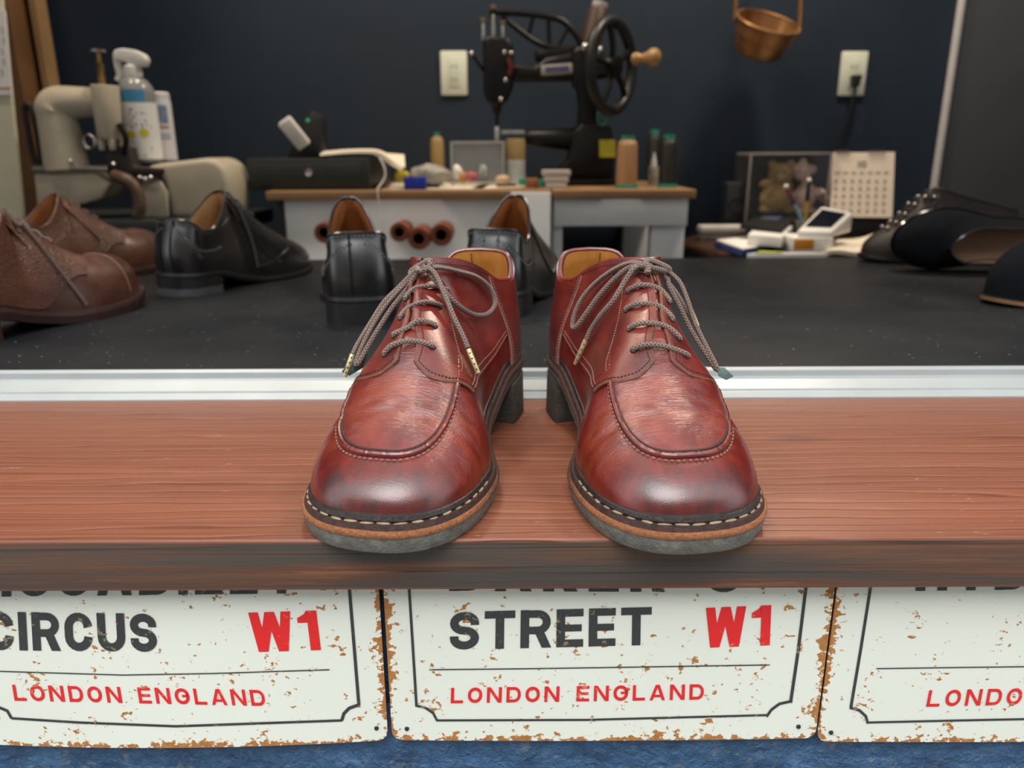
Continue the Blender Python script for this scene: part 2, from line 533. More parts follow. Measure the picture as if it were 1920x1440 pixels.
track = thing('window_track', 'white aluminium sliding window track behind the sill board', 'window track', (0, B_BACK, Z0))
prof = [(0.0, 0.0), (0.0003, 0.0010), (0.0060, 0.0046), (0.0072, 0.0046), (0.0075, 0.0030), (0.0095, 0.0034), (0.0100, 0.0056), (0.0265, 0.0125), (0.0275, 0.0185), (0.031, 0.0205), (0.034, 0.0200), (0.034, -0.02), (0.0, -0.02)]
def prof_x(pr, x0, x1, y0, z0):
    return MB().prism([(x0, y0 + a, z0 + c) for a, c in pr], (x1 - x0, 0, 0))
obj('track_profile', prof_x(prof, bx0, bx1, B_BACK + 0.0005, Z0), M_ALU, track, smooth=False, bevel=0.0005, local=WM(track))
obj('track_groove', MB().box((0, B_BACK + 0.0090, Z0 + 0.0026), (2.5, 0.0020, 0.0022)), M_ALU_GROOVE, track, smooth=False, local=WM(track))

ZC = Z0 + 0.020
counter = thing('counter', 'black laminate shop counter with shoes standing on it', 'counter', (0, 1.1, 0))
panel_mb = MB().box((0.0, (0.703 + 1.48) / 2, ZC - 0.0125), (2.6, 1.48 - 0.703, 0.025))
obj('counter_top', panel_mb, M_COUNTER, counter, bevel=0.0015, local=WM(counter))
for k_ in range(4):
    obj('cabinet_front', MB().box((-0.93 + k_ * 0.62, 1.455, ZC / 2 - 0.0130), (0.61, 0.02, ZC - 0.028)), M('counter_carcass', (0.03, 0.03, 0.032), 0.6), counter, bevel=0.001, local=WM(counter))
obj('cabinet_base', MB().box((0, 1.07, ZC / 2 - 0.0130), (2.48, 0.72, ZC - 0.03)), M('counter_carcass', (0.03, 0.03, 0.032), 0.6), counter, local=WM(counter))

# blue rendered wall under the board: real lumps where the photograph shows them
SIGN_Y = 0.421
def stucco_pt(x, z):
    p = Vector((x * 55, z * 55, 0.3))
    h = noise.fractal(p, 1.0, 2.0, 3) * 0.0022 + noise.noise(Vector((x * 190, z * 190, 4))) * 0.0009
    return Vector((x, SIGN_Y + 0.008 - h, z))
zt, zl = Z0 - B_T - 0.002, Z0 - 0.235
nx, nz = 330, 66
mb = MB()
rows = []
for j in range(nz + 1):
    z = (Z0 - 0.135) + (zl - (Z0 - 0.135)) * j / nz
    rows.append([stucco_pt(-0.50 + 1.0 * i / nx, z) for i in range(nx + 1)])
mb.grid(rows)
wf = struct(panel('wall_front', (-2.4, SIGN_Y + 0.012, 0.0), (2.6, 0.70, zt), M_STUCCO), 'rough blue rendered wall under the sill board')
obj('render_coat', mb, M_STUCCO, wf)

# ------------------------------------------------------------------ lettering: plain grotesque capitals drawn as strokes
def arc(cx, cy, rx, ry, a0, a1, n=9):
    return [(cx + rx * math.cos(math.radians(a0 + (a1 - a0) * i / n)), cy + ry * math.sin(math.radians(a0 + (a1 - a0) * i / n))) for i in range(n + 1)]
def ribbon(pts, t):
    L_, R_ = [], []
    k = len(pts)
    for i in range(k):
        a = Vector(pts[max(i - 1, 0)])
        b = Vector(pts[min(i + 1, k - 1)])
        d = (b - a).normalized()
        nrm = Vector((-d.y, d.x))
        s_ = 1.0
        if 0 < i < k - 1:
            d1 = (Vector(pts[i]) - a).normalized()
            s_ = 1 / max(0.5, abs(d.dot(d1)))
        p = Vector(pts[i])
        L_.append(p + nrm * t / 2 * s_)
        R_.append(p - nrm * t / 2 * s_)
    return [[L_[i], R_[i], R_[i + 1], L_[i + 1]] for i in range(k - 1)]
def glyph(ch, w, t):
    """list of quads in a box w wide and 1 high"""
    h = t / 2
    x0, x1, y0, y1 = h, w - h, h, 1 - h
    r = (x1 - x0) / 2
    ry = min(r * 1.05, 0.36)
    cx = w / 2
    Q = []
    def bar(xa, ya, xb, yb):
        Q.append([Vector((xa, ya)), Vector((xb, ya)), Vector((xb, yb)), Vector((xa, yb))])
    def diag(xb, xt, ya=0.0, yb=1.0, tt=None):
        tt = (tt or t * 1.02) / 2
        Q.append([Vector((xb - tt, ya)), Vector((xb + tt, ya)), Vector((xt + tt, yb)), Vector((xt - tt, yb))])
    if ch == 'I':
        bar(0, 0, t, 1)
    elif ch in 'LETF':
        if ch == 'T':
            bar(cx - h, 0, cx + h, 1); bar(0, 1 - t * 0.92, w, 1)
        else:
            bar(0, 0, t, 1)
            if ch in 'LE': bar(0, 0, w, t * 0.92)
            if ch in 'E': bar(0, 1 - t * 0.92, w, 1); bar(0, 0.5 - t * 0.42, w * 0.94, 0.5 + t * 0.42)
    elif ch == 'H':
        bar(0, 0, t, 1); bar(w - t, 0, w, 1); bar(0, 0.45, w, 0.45 + t * 0.9)
    elif ch == 'N':
        bar(0, 0, t, 1); bar(w - t, 0, w, 1); diag(w - h * 1.2, h * 1.2, tt=t * 1.1)
    elif ch == 'A':
        diag(h, cx - h * 0.25, tt=t); diag(w - h, cx + h * 0.25, tt=t); bar(w * 0.22, 0.2, w * 0.78, 0.2 + t * 0.8)
    elif ch == 'W':
        tt = t * 0.96
        a = w / 4 + h * 0.1
        diag(a, h, tt=tt); diag(a, cx, tt=tt); diag(w - a, cx, tt=tt); diag(w - a, w - h, tt=tt)
    elif ch == 'Y':
        bar(cx - h, 0, cx + h, 0.45); diag(cx, h, 0.4, 1); diag(cx, w - h, 0.4, 1)
    elif ch == 'K':
        bar(0, 0, t, 1); diag(t * 0.8, w - h, 0.3, 1, t * 1.2); diag(w - h * 1.1, t * 1.3, 0, 0.62, t * 1.2)
    elif ch == '1':
        bar(w - t, 0, w, 1)
        Q.append([Vector((0, 0.70)), Vector((w - t, 0.70)), Vector((w - t, 0.83)), Vector((0, 0.83))])
        Q.append([Vector((w - t * 1.5, 0.83)), Vector((w - t, 0.83)), Vector((w - t, 1)), Vector((w - t * 1.05, 1))])
        Q.append([Vector((w - t * 1.9, 0.83)), Vector((w - t * 1.0, 0.83)), Vector((w - t * 1.0, 0.93)), Vector((w - t * 1.2, 0.93))])
    elif ch == 'U':
        Q += ribbon([(x0, 1), (x0, y0 + ry)] + arc(cx, y0 + ry, r, ry, 180, 360)[1:] + [(x1, 1)], t)
    elif ch in 'OQ':
        Q += ribbon(arc(cx, y1 - ry, r, ry, 0, 180) + arc(cx, y0 + ry, r, ry, 180, 360) + [(x1, y1 - ry)], t)
    elif ch in 'CG':
        p = [(x1, 0.66), (x1, y1 - ry)] + arc(cx, y1 - ry, r, ry, 0, 180)[1:] + arc(cx, y0 + ry, r, ry, 180, 360)
        Q += ribbon(p + ([(x1, 0.36)] if ch == 'C' else [(x1, 0.5)]), t)
        if ch == 'G': bar(cx, 0.44, w, 0.44 + t * 0.75)
    elif ch == 'S':
        ym = 0.5
        r1, r2 = (y1 - ym) / 2, (ym - y0) / 2
        p = [(x1, y1 - r1 - 0.05)] + arc(cx, y1 - r1, r, r1, 0, 180, 10) + arc(cx, y1 - r1, r, r1, 180, 250, 4)[1:]
        p += [(cx, ym)] + arc(cx, y0 + r2, r, r2, 70, 0, 4)[:-1] + arc(cx, y0 + r2, r, r2, 0, -180, 10) + [(x0, y0 + r2 + 0.05)]
        Q += ribbon(p, t * 0.97)
    elif ch == 'D':
        bar(0, 0, t, 1)
        Q += ribbon([(h, y1), (x1 - r * 0.9, y1)] + arc(x1 - r * 0.9, y1 - ry, r * 0.9, ry, 90, 0)[1:] + arc(x1 - r * 0.9, y0 + ry, r * 0.9, ry, 0, -90) + [(h, y0)], t * 0.95)
    elif ch in 'RPB':
        bar(0, 0, t, 1)
        ym = 0.46
        rr = (y1 - ym) / 2
        Q += ribbon([(h, y1), (x1 - rr, y1)] + arc(x1 - rr, y1 - rr, rr, rr, 90, -90)[1:] + [(h, ym)], t * 0.92)
        if ch == 'R': diag(w - h, w * 0.60, 0, 0.45, t * 1.1)
        if ch == 'B':
            rr = (ym - y0) / 2
            Q += ribbon([(h, ym), (x1 - rr, ym)] + arc(x1 - rr, y0 + rr, rr, rr, 90, -90)[1:] + [(h, y0)], t * 0.92)
    return Q
WID = {'I': 0.42, '1': 0.62, 'W': 1.32, 'A': 1.08, 'N': 1.04, 'O': 1.0, 'D': 1.0, 'G': 1.02, 'T': 1.0, 'L': 0.86, 'E': 0.88, 'Y': 1.05, 'S': 0.96, ' ': 0.55}
def text_quads(txt, cw, t, gap):
    """capitals side by side: quads and total width in units of the cap height"""
    x, out = 0.0, []
    for ch in txt:
        w = t if ch == 'I' else cw * WID.get(ch, 1.0)
        if ch != ' ':
            out.append((ch, [[q + Vector((x, 0)) for q in quad] for quad in glyph(ch, w, t)]))
        x += w + gap
    return out, x - gap

# ------------------------------------------------------------------ the three enamel street signs
def add_edge_attr(o, fn):
    at_ = o.data.attributes.new('edge', 'FLOAT', 'POINT')
    for i, vtx in enumerate(o.data.vertices):
        at_.data[i].value = fn(vtx.co)
def street_sign(label_, x_c, x_half, z_bot, tilt, bow, heavy, items, px_rule, border_px, holes):
    z_top = Z0 - 0.012 - B_T * 0.0
    z_top = Z0 - B_T - 0.0015 + 0.0                   # the board hides what lies above
    z_top = z_top + 0.030
    root = thing('street_sign', label_, 'sign', (x_c, SIGN_Y, z_bot))
    W = WM(root)
    def bend(p, lift=0.0):
        u = (p.x - x_c) / x_half
        dz = (z_top - p.z) / (z_top - z_bot)
        return Vector((p.x, SIGN_Y - bow * max(0, 1 - u * u) * max(0.0, min(1.3, dz)) - lift, p.z))
    # plate: rounded corners, gently bowed sheet metal
    rc = 0.007
    nxs, nzs = 60, 24
    front = []
    for j in range(nzs + 1):
        z = z_bot + (z_top - z_bot) * (1 - math.cos(j / nzs * PI / 2))
        ins = rc - math.sqrt(max(0, rc * rc - max(0, rc - (z - z_bot)) ** 2))
        front.append([bend(Vector((x_c + (x_half - ins) * (2 * i / nxs - 1) + tilt * (z - z_bot), 0, z))) for i in range(nxs + 1)])
    mb = MB()
    mb.grid(front)
    back = [[p + Vector((0, 0.0012, 0)) for p in r] for r in front]
    mb.grid(back, flip=True)
    rim = [front[0], back[0]]
    mb.grid(rim)
    mb.grid([[r[0] for r in front], [r[0] for r in back]])
    mb.grid([[r[-1] for r in front], [r[-1] for r in back]])
    def edge_v(co):
        x, z = co.x, co.z
        d = min(x_half - abs(x - tilt * z), z + 0.0005)
        return max(0.0, 1.0 - d / 0.0075)
    pl = obj('plate', mb, M_ENAMEL_HEAVY if heavy else M_ENAMEL, root, weld=1e-6, local=W)
    add_edge_attr(pl, edge_v)
    def flat(px, py, lift=0.0004):
        p = at(px, py, SIGN_Y)
        for _ in range(3):
            q = bend(p)
            p = at(px, py, q.y)
        return bend(p, lift)
    def decal(name, quads_px, mat):
        mb = MB()
        for quad in quads_px:
            sub = []
            for i in range(4):
                sub.append(quad[i])
            mb.add([flat(*q) for q in sub], [(0, 1, 2, 3)])
        o = obj(name, mb, mat, root, smooth=False, local=W, recalc=False)
        add_edge_attr(o, lambda c: 0.0)
        return o
    for (name, txt, bl, br, up, cw, t, gap, mat) in items:
        gl, tw = text_quads(txt, cw, t, gap)
        bl, br, up = Vector(bl), Vector(br), Vector(up)
        for ch, quads in gl:
            out = []
            for quad in quads:
                # split long quads so that they follow the bowed plate
                out.append([tuple(bl + (br - bl) * (q.x / tw) + up * q.y) for q in quad])
            decal(name, out, mat)
    def line_px(name, pts, wpx):
        quads = []
        dense = []
        for a, b in zip(pts[:-1], pts[1:]):
            n_ = max(1, int((Vector(b) - Vector(a)).length / 25))
            dense += [Vector(a).lerp(Vector(b), i / n_) for i in range(n_)]
        dense.append(Vector(pts[-1]))
        quads = [[tuple(p) for p in q] for q in ribbon([tuple(p) for p in dense], wpx)]
        decal(name, quads, M_SIGN_BLACK)
    line_px('rule', px_rule, 2.2)
    for pts, wpx in border_px:
        line_px('border_line', pts, wpx)
    for hx, hy in holes:
        p = flat(hx, hy, 0.0)
        obj('screw', MB().lathe([(0.0, 0.0012), (0.0012, 0.0010), (0.0016, 0.0)], p, 12, Matrix.Rotation(PI / 2, 3, 'X'), cap=False), M('screw_dark', (0.05, 0.045, 0.04), 0.5, metal=0.6), root, local=W)
    return root

def sign_x(pxa, pxb, py):
    a, b = at(pxa, py, SIGN_Y).x, at(pxb, py, SIGN_Y).x
    return (a + b) / 2, (b - a) / 2
BK, RD = M_SIGN_BLACK, M_SIGN_RED
xc, xh = sign_x(735, 1529, 1378)
street_sign('rust-specked cream street sign reading STREET W1, the middle of three', xc, xh, at(1100, 1386, SIGN_Y).z, 0.0, 0.0015, True,
    [('letter', 'BAKER U', (842, 1107.5), (1388, 1110), (0, -72), 0.62, 0.20, 0.21, BK),
     ('letter', 'STREET', (843, 1218), (1221, 1208.5), (1, -71), 0.76, 0.215, 0.135, BK),
     ('letter', 'W1', (1320, 1214), (1443, 1209), (3, -75), 0.86, 0.27, 0.16, RD),
     ('letter', 'LONDON ENGLAND', (845, 1318), (1319, 1311), (1, -29), 0.92, 0.20, 0.30, RD)],
    [(805, 1255), (1000, 1253), (1443, 1246)],
    [([(767, 1100), (774, 1210), (781, 1323)], 5), ([(779, 1322), (797, 1326), (812, 1336), (820, 1351)], 4.5), ([(818, 1350), (1100, 1349), (1438, 1340)], 4),
     ([(1437, 1343), (1446, 1330), (1461, 1319), (1483, 1314)], 5), ([(1482, 1317), (1496, 1222), (1511, 1100)], 6)],
    [(763, 1366), (1497, 1362)])
xc1, xh1 = sign_x(-105, 727, 1378)
street_sign('cream street sign reading CIRCUS W1, leftmost, with a bowed lower edge', xc1, xh1, at(640, 1388, SIGN_Y).z, 0.0, 0.0062, False,
    [('letter', 'PICCADILLY', (-70, 1119), (560, 1112), (0, -72), 0.72, 0.21, 0.16, BK),
     ('letter', 'CIRCUS', (-24, 1218), (296, 1222), (-4, -72), 0.72, 0.215, 0.135, BK),
     ('letter', 'W1', (474, 1222), (602, 1218), (-9, -74), 0.86, 0.27, 0.16, RD),
     ('letter', 'LONDON ENGLAND', (28, 1313), (499, 1323), (-5, -30), 0.92, 0.20, 0.30, RD)],
    [(-60, 1254), (0, 1258), (230, 1265), (400, 1262), (618, 1255)],
    [([(655, 1100), (664, 1210), (673, 1321)], 6), ([(675, 1320), (655, 1327), (645, 1337), (641, 1350)], 6), ([(642, 1350), (330, 1361), (150, 1354), (22, 1346)], 4.5), ([(22, 1346), (14, 1332), (-10, 1322)], 5)],
    [(706, 1365)])
xc3, xh3 = sign_x(1533, 2330, 1378)
street_sign('cream street sign with LONDON below a bare field, rightmost, cut by the photo edge', xc3, xh3, at(1700, 1390, SIGN_Y).z, 0.0, 0.001, False,
    [('letter', 'HYDE PARK', (1716, 1107.5), (2330, 1100), (8, -72), 0.72, 0.22, 0.17, BK),
     ('letter', 'LONDON ENGLAND', (1736, 1324.5), (2240, 1313), (6, -31), 0.92, 0.19, 0.32, RD)],
    [(1643, 1253), (1780, 1251), (2100, 1247)],
    [([(1632, 1100), (1613, 1220), (1595, 1326)], 5.5), ([(1593, 1326), (1611, 1331), (1623, 1342), (1627, 1356)], 5), ([(1624, 1354), (1800, 1350), (2100, 1344)], 4)],
    [(1558, 1373)])
# ------------------------------------------------------------------ shoe forms
def herm(knots):
    xs = [k[0] for k in knots]
    ys = [k[1] for k in knots]
    n = len(xs)
    sl = [(ys[i + 1] - ys[i]) / (xs[i + 1] - xs[i]) for i in range(n - 1)]
    tg = [sl[0]] + [0.0 if sl[i - 1] * sl[i] <= 0 else 2 * sl[i - 1] * sl[i] / (sl[i - 1] + sl[i]) for i in range(1, n - 1)] + [sl[-1]]
    def f(x):
        if x <= xs[0]:
            return ys[0] + tg[0] * (x - xs[0])
        if x >= xs[-1]:
            return ys[-1] + tg[-1] * (x - xs[-1])
        i = 0
        while x > xs[i + 1]:
            i += 1
        h = xs[i + 1] - xs[i]
        t = (x - xs[i]) / h
        return (ys[i] * (1 + 2 * t) * (1 - t) ** 2 + h * tg[i] * t * (1 - t) ** 2 + ys[i + 1] * t * t * (3 - 2 * t) + h * tg[i + 1] * t * t * (t - 1))
    return f
def sstep(a, b, x):
    t = max(0.0, min(1.0, (x - a) / (b - a)))
    return t * t * (3 - 2 * t)
def bez(p0, p1, p2, p3, t):
    u = 1 - t
    return u * u * u * p0 + 3 * u * u * t * p1 + 3 * u * t * t * p2 + t * t * t * p3

class Last:
    """a shoe along +y (heel at 0), outer side at +x; everything in metres"""
    def __init__(s, **k):
        d = dict(L=0.290, out=((0.036, 0.038), (0.110, 0.037), (0.200, 0.060)), inn=((0.036, 0.037), (0.115, 0.031), (0.210, 0.056)), ntoe=2.5,
                 heel_h=0.035, spring=0.0015, t_out=0.010, t_mid=0.004, t_welt=0.0032, heel_len=0.062,
                 ins=0.0046, ins_heel=0.004, top=((0.0, 0.139), (0.010, 0.135), (0.028, 0.1155), (0.042, 0.1165), (0.064, 0.128), (0.086, 0.137), (0.108, 0.140), (0.135, 0.123), (0.18, 0.096), (0.215, 0.071), (0.252, 0.051), (0.29, 0.042)),
                 y_t=0.108, ytoe=0.232, nht=2.7, g_k=0.84, g_p=2.8, k_vamp=0.70, k_step=0.58, bulge=1.07, lean=0.012, ridge=((0.0, 0.0), (0.02, 0.001), (0.06, 0.011), (0.108, 0.0205), (0.128, 0.0195), (0.187, 0.006), (0.23, 0.0015), (0.26, 0.0), (0.29, 0.0)))
        d.update(k)
        s.__dict__.update(d)
        s.top_f = herm(s.top)
        s.c = herm(s.ridge)
        s.y0, s.y1 = 0.005, s.L - s.ins - 0.001
        hb = s.heel_len
        s.zb_f = herm(((0.0, s.heel_h), (hb, s.heel_h * 0.93), (hb + 0.045, s.heel_h * 0.40), (hb + 0.100, 0.0), (s.L * 0.74, 0.0), (s.L, s.spring)))
    def hw(s, side, y, y0, y1, ins=0.0, ins_h=0.0):
        tab = s.out if side > 0 else s.inn
        (ya, wa), (yw, ww), (yb, wbb) = tab
        def ii(yy):
            return ins_h + (ins - ins_h) * sstep(0.06, 0.17, yy)
        if y >= yb:
            t = min(1.0, (y - yb) / (y1 - yb))
            return (wbb - ii(y)) * max(0.0, 1 - t ** s.ntoe) ** (1 / s.ntoe)
        if y <= ya:
            t = min(1.0, (ya - y) / (ya - y0))
            return (wa - ii(y)) * max(0.0, 1 - t ** 2.4) ** (1 / 2.4)
        if y < yw:
            return wa + (ww - wa) * sstep(ya, yw, y) - ii(y)
        return ww + (wbb - ww) * sstep(yw, yb, y) - ii(y)
    def ys(s, n, y0, y1):
        return [y0 + (y1 - y0) * (1 - math.cos(PI * i / n)) / 2 for i in range(n + 1)]
    def outline(s, n=70, off=0.0, y_max=None):
        up, dn = [], []
        for y in s.ys(n, 0.0, s.L):
            up.append(Vector((s.hw(1, y, 0.0, s.L), y)))
            dn.append(Vector((-s.hw(-1, y, 0.0, s.L), y)))
        pts = up + list(reversed(dn[1:-1]))
        if off:
            k = len(pts)
            res = []
            for i in range(k):
                t = (pts[(i + 1) % k] - pts[i - 1]).normalized()
                res.append(pts[i] + Vector((t.y, -t.x)) * off)
            pts = res
        return pts
    def z_up(s, y):
        return s.zb_f(max(0, min(s.L, y))) + s.t_out + s.t_mid + s.t_welt
    def H(s, y):
        z = s.z_up(y)
        h = s.top_f(y)
        if y > s.ytoe:
            t = min(1.0, (y - s.ytoe) / (s.y1 - s.ytoe))
            h = z + (h - z) * max(0.0, 1 - t ** s.nht) ** (1 / s.nht)
        return h
    def g(s, side, y):
        if y >= s.y_t:
            return 0.0
        w = s.hw(side, y, s.y0, s.y1, s.ins, s.ins_heel)
        return w * math.sqrt(max(0.0, 1 - (y / s.y_t) ** s.g_p)) * (1 - (1 - s.g_k) * sstep(0.005, 0.04, y))
    def S(s, side, y, q):
        w = s.hw(side, y, s.y0, s.y1, s.ins, s.ins_heel)
        z0, h, g = s.z_up(y), s.H(y), s.g(side, y)
        o = 1 - sstep(s.y_t - 0.022, s.y_t + 0.03, y)        # 1 where the collar is open
        k = s.k_step + (s.k_vamp - s.k_step) * sstep(0.145, 0.225, y)
        p1x = w * (1 + (s.bulge - 1) * (1 - 0.3 * o))
        p1z = z0 + (h - z0) * (0.40 + 0.18 * sstep(0.155, 0.235, y))
        c = s.c(y)
        wr = w - side * c                                    # reach from the ridge to the base on this side
        g = min(g, wr)
        p2x = side * c + (g + k * (wr - g)) * (1 - o) + (g + 0.30 * (wr - g)) * o
        p2z = h * (1 - o) + (h - 0.38 * (h - z0)) * o
        x = bez(w, p1x, p2x, side * c + g, q)
        z = bez(z0, p1z, p2z, h, q)
        zz = (z - z0) / max(1e-4, h - z0)
        yo = y
        if y < 0.09:
            f = (1 - y / 0.09) ** 2
            yo = y + f * (s.lean * zz ** 1.6 - 0.0045 * math.sin(PI * min(1, zz * 1.1)))
        return Vector((side * x, yo, z))
    def nrm(s, side, y, q):
        e = 1e-3
        ya, yb = max(s.y0 + 1e-4, y - e), min(s.y1 - 1e-4, y + e)
        qa, qb = max(0.0, q - 0.01), min(1.0, q + 0.01)
        n = (s.S(side, yb, q) - s.S(side, ya, q)).cross(s.S(side, y, qb) - s.S(side, y, qa)) * side
        return n.normalized() if n.length > 1e-12 else Vector((0, 1, 0))
    def P(s, side, y, q, lift=0.0):
        p = s.S(side, y, q)
        return p + s.nrm(side, y, q) * lift if lift else p
    def fq(s, side, y, x):
        """the q at which the section of the upper lies x beside the ridge line"""
        lo, hi = 0.22, 1.0
        c = side * s.c(y)
        if side * s.S(side, y, 1.0).x - c >= x:
            return 1.0
        for _ in range(26):
            m = (lo + hi) / 2
            if side * s.S(side, y, m).x - c > x:
                lo = m
            else:
                hi = m
        return (lo + hi) / 2
    def fz(s, side, y, z):
        """the q at which the section reaches height z"""
        lo, hi = 0.0, 1.0
        for _ in range(24):
            m = (lo + hi) / 2
            if s.S(side, y, m).z < z:
                lo = m
            else:
                hi = m
        return (lo + hi) / 2
    def X(s, x, y, lift=0.0):
        side = 1 if x >= 0 else -1
        return s.P(side, y, s.fq(side, y, abs(x)), lift)

def slab(last, off_b, off_t, zf_b, zf_t, n=70, y_to=None, wall=3, mid_off=None):
    """a layer of the sole: outline extruded between two height functions"""
    rings = []
    for j in range(wall + 1):
        t = j / wall
        off = off_b + (off_t - off_b) * t + (mid_off or 0) * math.sin(PI * t)
        ring = []
        for p in last.outline(n, off):
            y = max(0, min(last.L, p.y))
            ring.append(Vector((p.x, p.y, zf_b(y) + (zf_t(y) - zf_b(y)) * t)))
        rings.append(ring)
    mb = MB()
    mb.grid(rings, closed_u=True)
    k = len(rings[0])
    h = n
    # caps as strips between the two sides (follow the curve of the sole)
    for r, base in ((0, 0), (wall, wall * k)):
        F = []
        for i in range(1, n):
            a, b = i, i + 1
            c, d = (k - i) % k, (k - i - 1) % k
            if b == d:
                F.append((base + a, base + b, base + c))
            else:
                F.append((base + a, base + b, base + d, base + c))
        F.append((base + 0, base + 1, base + k - 1))
        mb.f += F
        mb.mi += [0] * len(F)
    return mb
def heel_block(last, off, z_lo=0.0, flare=0.0, n=26):
    """heel lift: footprint of the heel up to the breast, slightly concave breast"""
    pts_u, pts_d = [], []
    hl = last.heel_len
    for i in range(n + 1):
        y = hl * (1 - math.cos(PI / 2 * i / n))
        pts_u.append((last.hw(1, y, 0.0, last.L), y))
        pts_d.append((-last.hw(-1, y, 0.0, last.L), y))
    br = [(pts_u[-1][0] * (1 - 2 * t / 8) if False else pts_u[-1][0] + (pts_d[-1][0] - pts_u[-1][0]) * t / 8, hl - 0.006 * math.sin(PI * t / 8)) for t in range(1, 8)]
    loop = pts_u + br + list(reversed(pts_d))[:-1]
    mb = MB()
    rings = []
    for j in range(4):
        t = j / 3
        sc = 1 + flare * (1 - t)
        rings.append([Vector((x * sc + (math.copysign(off, x) if abs(x) > 1e-4 else 0), y - (off if y < 0.01 else 0), z_lo + (last.zb_f(y) + 0.0015 - z_lo) * t)) for x, y in loop])
    mb.grid(rings, closed_u=True)
    k = len(loop)
    mb.f += [tuple(reversed(range(k))), tuple(range(3 * k, 4 * k))]
    mb.mi += [0, 0]
    return mb
def upper_mesh(last, ny=150, nq=34, disp=None, lift=0.0, y_from=None, y_to=None, q0=0.0, q1=1.0):
    mb = MB()
    ya, yb = y_from or last.y0, y_to or last.y1
    ys = last.ys(ny, ya, yb)
    for side in (1, -1):
        rows = []
        for y in ys:
            yy = min(y, last.y1 - 1e-6)
            row = []
            for j in range(nq + 1):
                q = q0 + (q1 - q0) * j / nq
                p = last.S(side, yy, q)
                d = lift + (disp(side, p, q) if disp else 0.0)
                if d:
                    p = p + last.nrm(side, yy, q) * d
                row.append(p)
            rows.append(row)
        mb.grid(rows, flip=(side < 0))
    return mb
def collar_loop(last, n=40, lift=0.0, q=1.0, y_end=None):
    ye = y_end or last.y_t - 1e-4
    a = [last.S(1, last.y0 + (ye - last.y0) * math.sin(PI / 2 * i / n) ** 1.3, q) for i in range(n, -1, -1)]
    b = [last.S(-1, last.y0 + (ye - last.y0) * math.sin(PI / 2 * i / n) ** 1.3, q) for i in range(0, n + 1)]
    return a + b[1:]
def shell(rows, down, mb=None, normals=None, th=0.0022):
    """a leather piece: its face plus a skirt of thickness th around all four edges"""
    mb = mb or MB()
    mb.grid(rows)
    low = [[p - n_ * th for p, n_ in zip(r, nr)] for r, nr in zip(rows, normals)]
    mb.grid([rows[0], low[0]])
    mb.grid([rows[-1], low[-1]])
    mb.grid([[r[0] for r in rows], [r[0] for r in low]])
    mb.grid([[r[-1] for r in rows], [r[-1] for r in low]])
    return mb
def resample(pts, step):
    out = [pts[0]]
    acc = 0.0
    for a, b in zip(pts[:-1], pts[1:]):
        d = (b - a).length
        if d < 1e-9:
            continue
        pos = step - acc
        while pos <= d:
            out.append(a.lerp(b, pos / d))
            pos += step
        acc = (acc + d) % step if pos > d else 0.0
        acc = d - (pos - step)
    return out
def spline(pts, n=10, closed=False):
    pts = [Vector(p) for p in pts]
    k = len(pts)
    out = []
    rng = range(k) if closed else range(k - 1)
    for i in rng:
        p1, p2 = pts[i], pts[(i + 1) % k]
        p0 = pts[i - 1] if (closed or i > 0) else p1 * 2 - p2
        p3 = pts[(i + 2) % k] if (closed or i + 2 < k) else p2 * 2 - p1
        for j in range(n):
            t = j / n
            out.append(0.5 * ((2 * p1) + (p2 - p0) * t + (2 * p0 - 5 * p1 + 4 * p2 - p3) * t * t + (3 * p1 - p0 - 3 * p2 + p3) * t ** 3))
    if not closed:
        out.append(pts[-1])
    return out
def dashes(pts, dash, gap, r, n=5, flat=0.7):
    """a line of stitches along a curve"""
    mb = MB()
    fine = resample(pts, 0.0004)
    kd, kg = max(2, int(dash / 0.0004)), max(1, int(gap / 0.0004))
    i = 0
    while i + kd < len(fine):
        seg = fine[i:i + kd + 1:max(1, kd // 3)]
        if len(seg) > 1:
            k = len(seg)
            mb.tube(seg, [r * (0.55 if j in (0, k - 1) else 1.0) for j in range(k)], n)
        i += kd + kg
    return mb
def mirror(mb, m):
    if m < 0:
        mb.v = [Vector((-p.x, p.y, p.z)) for p in mb.v]
    return mb

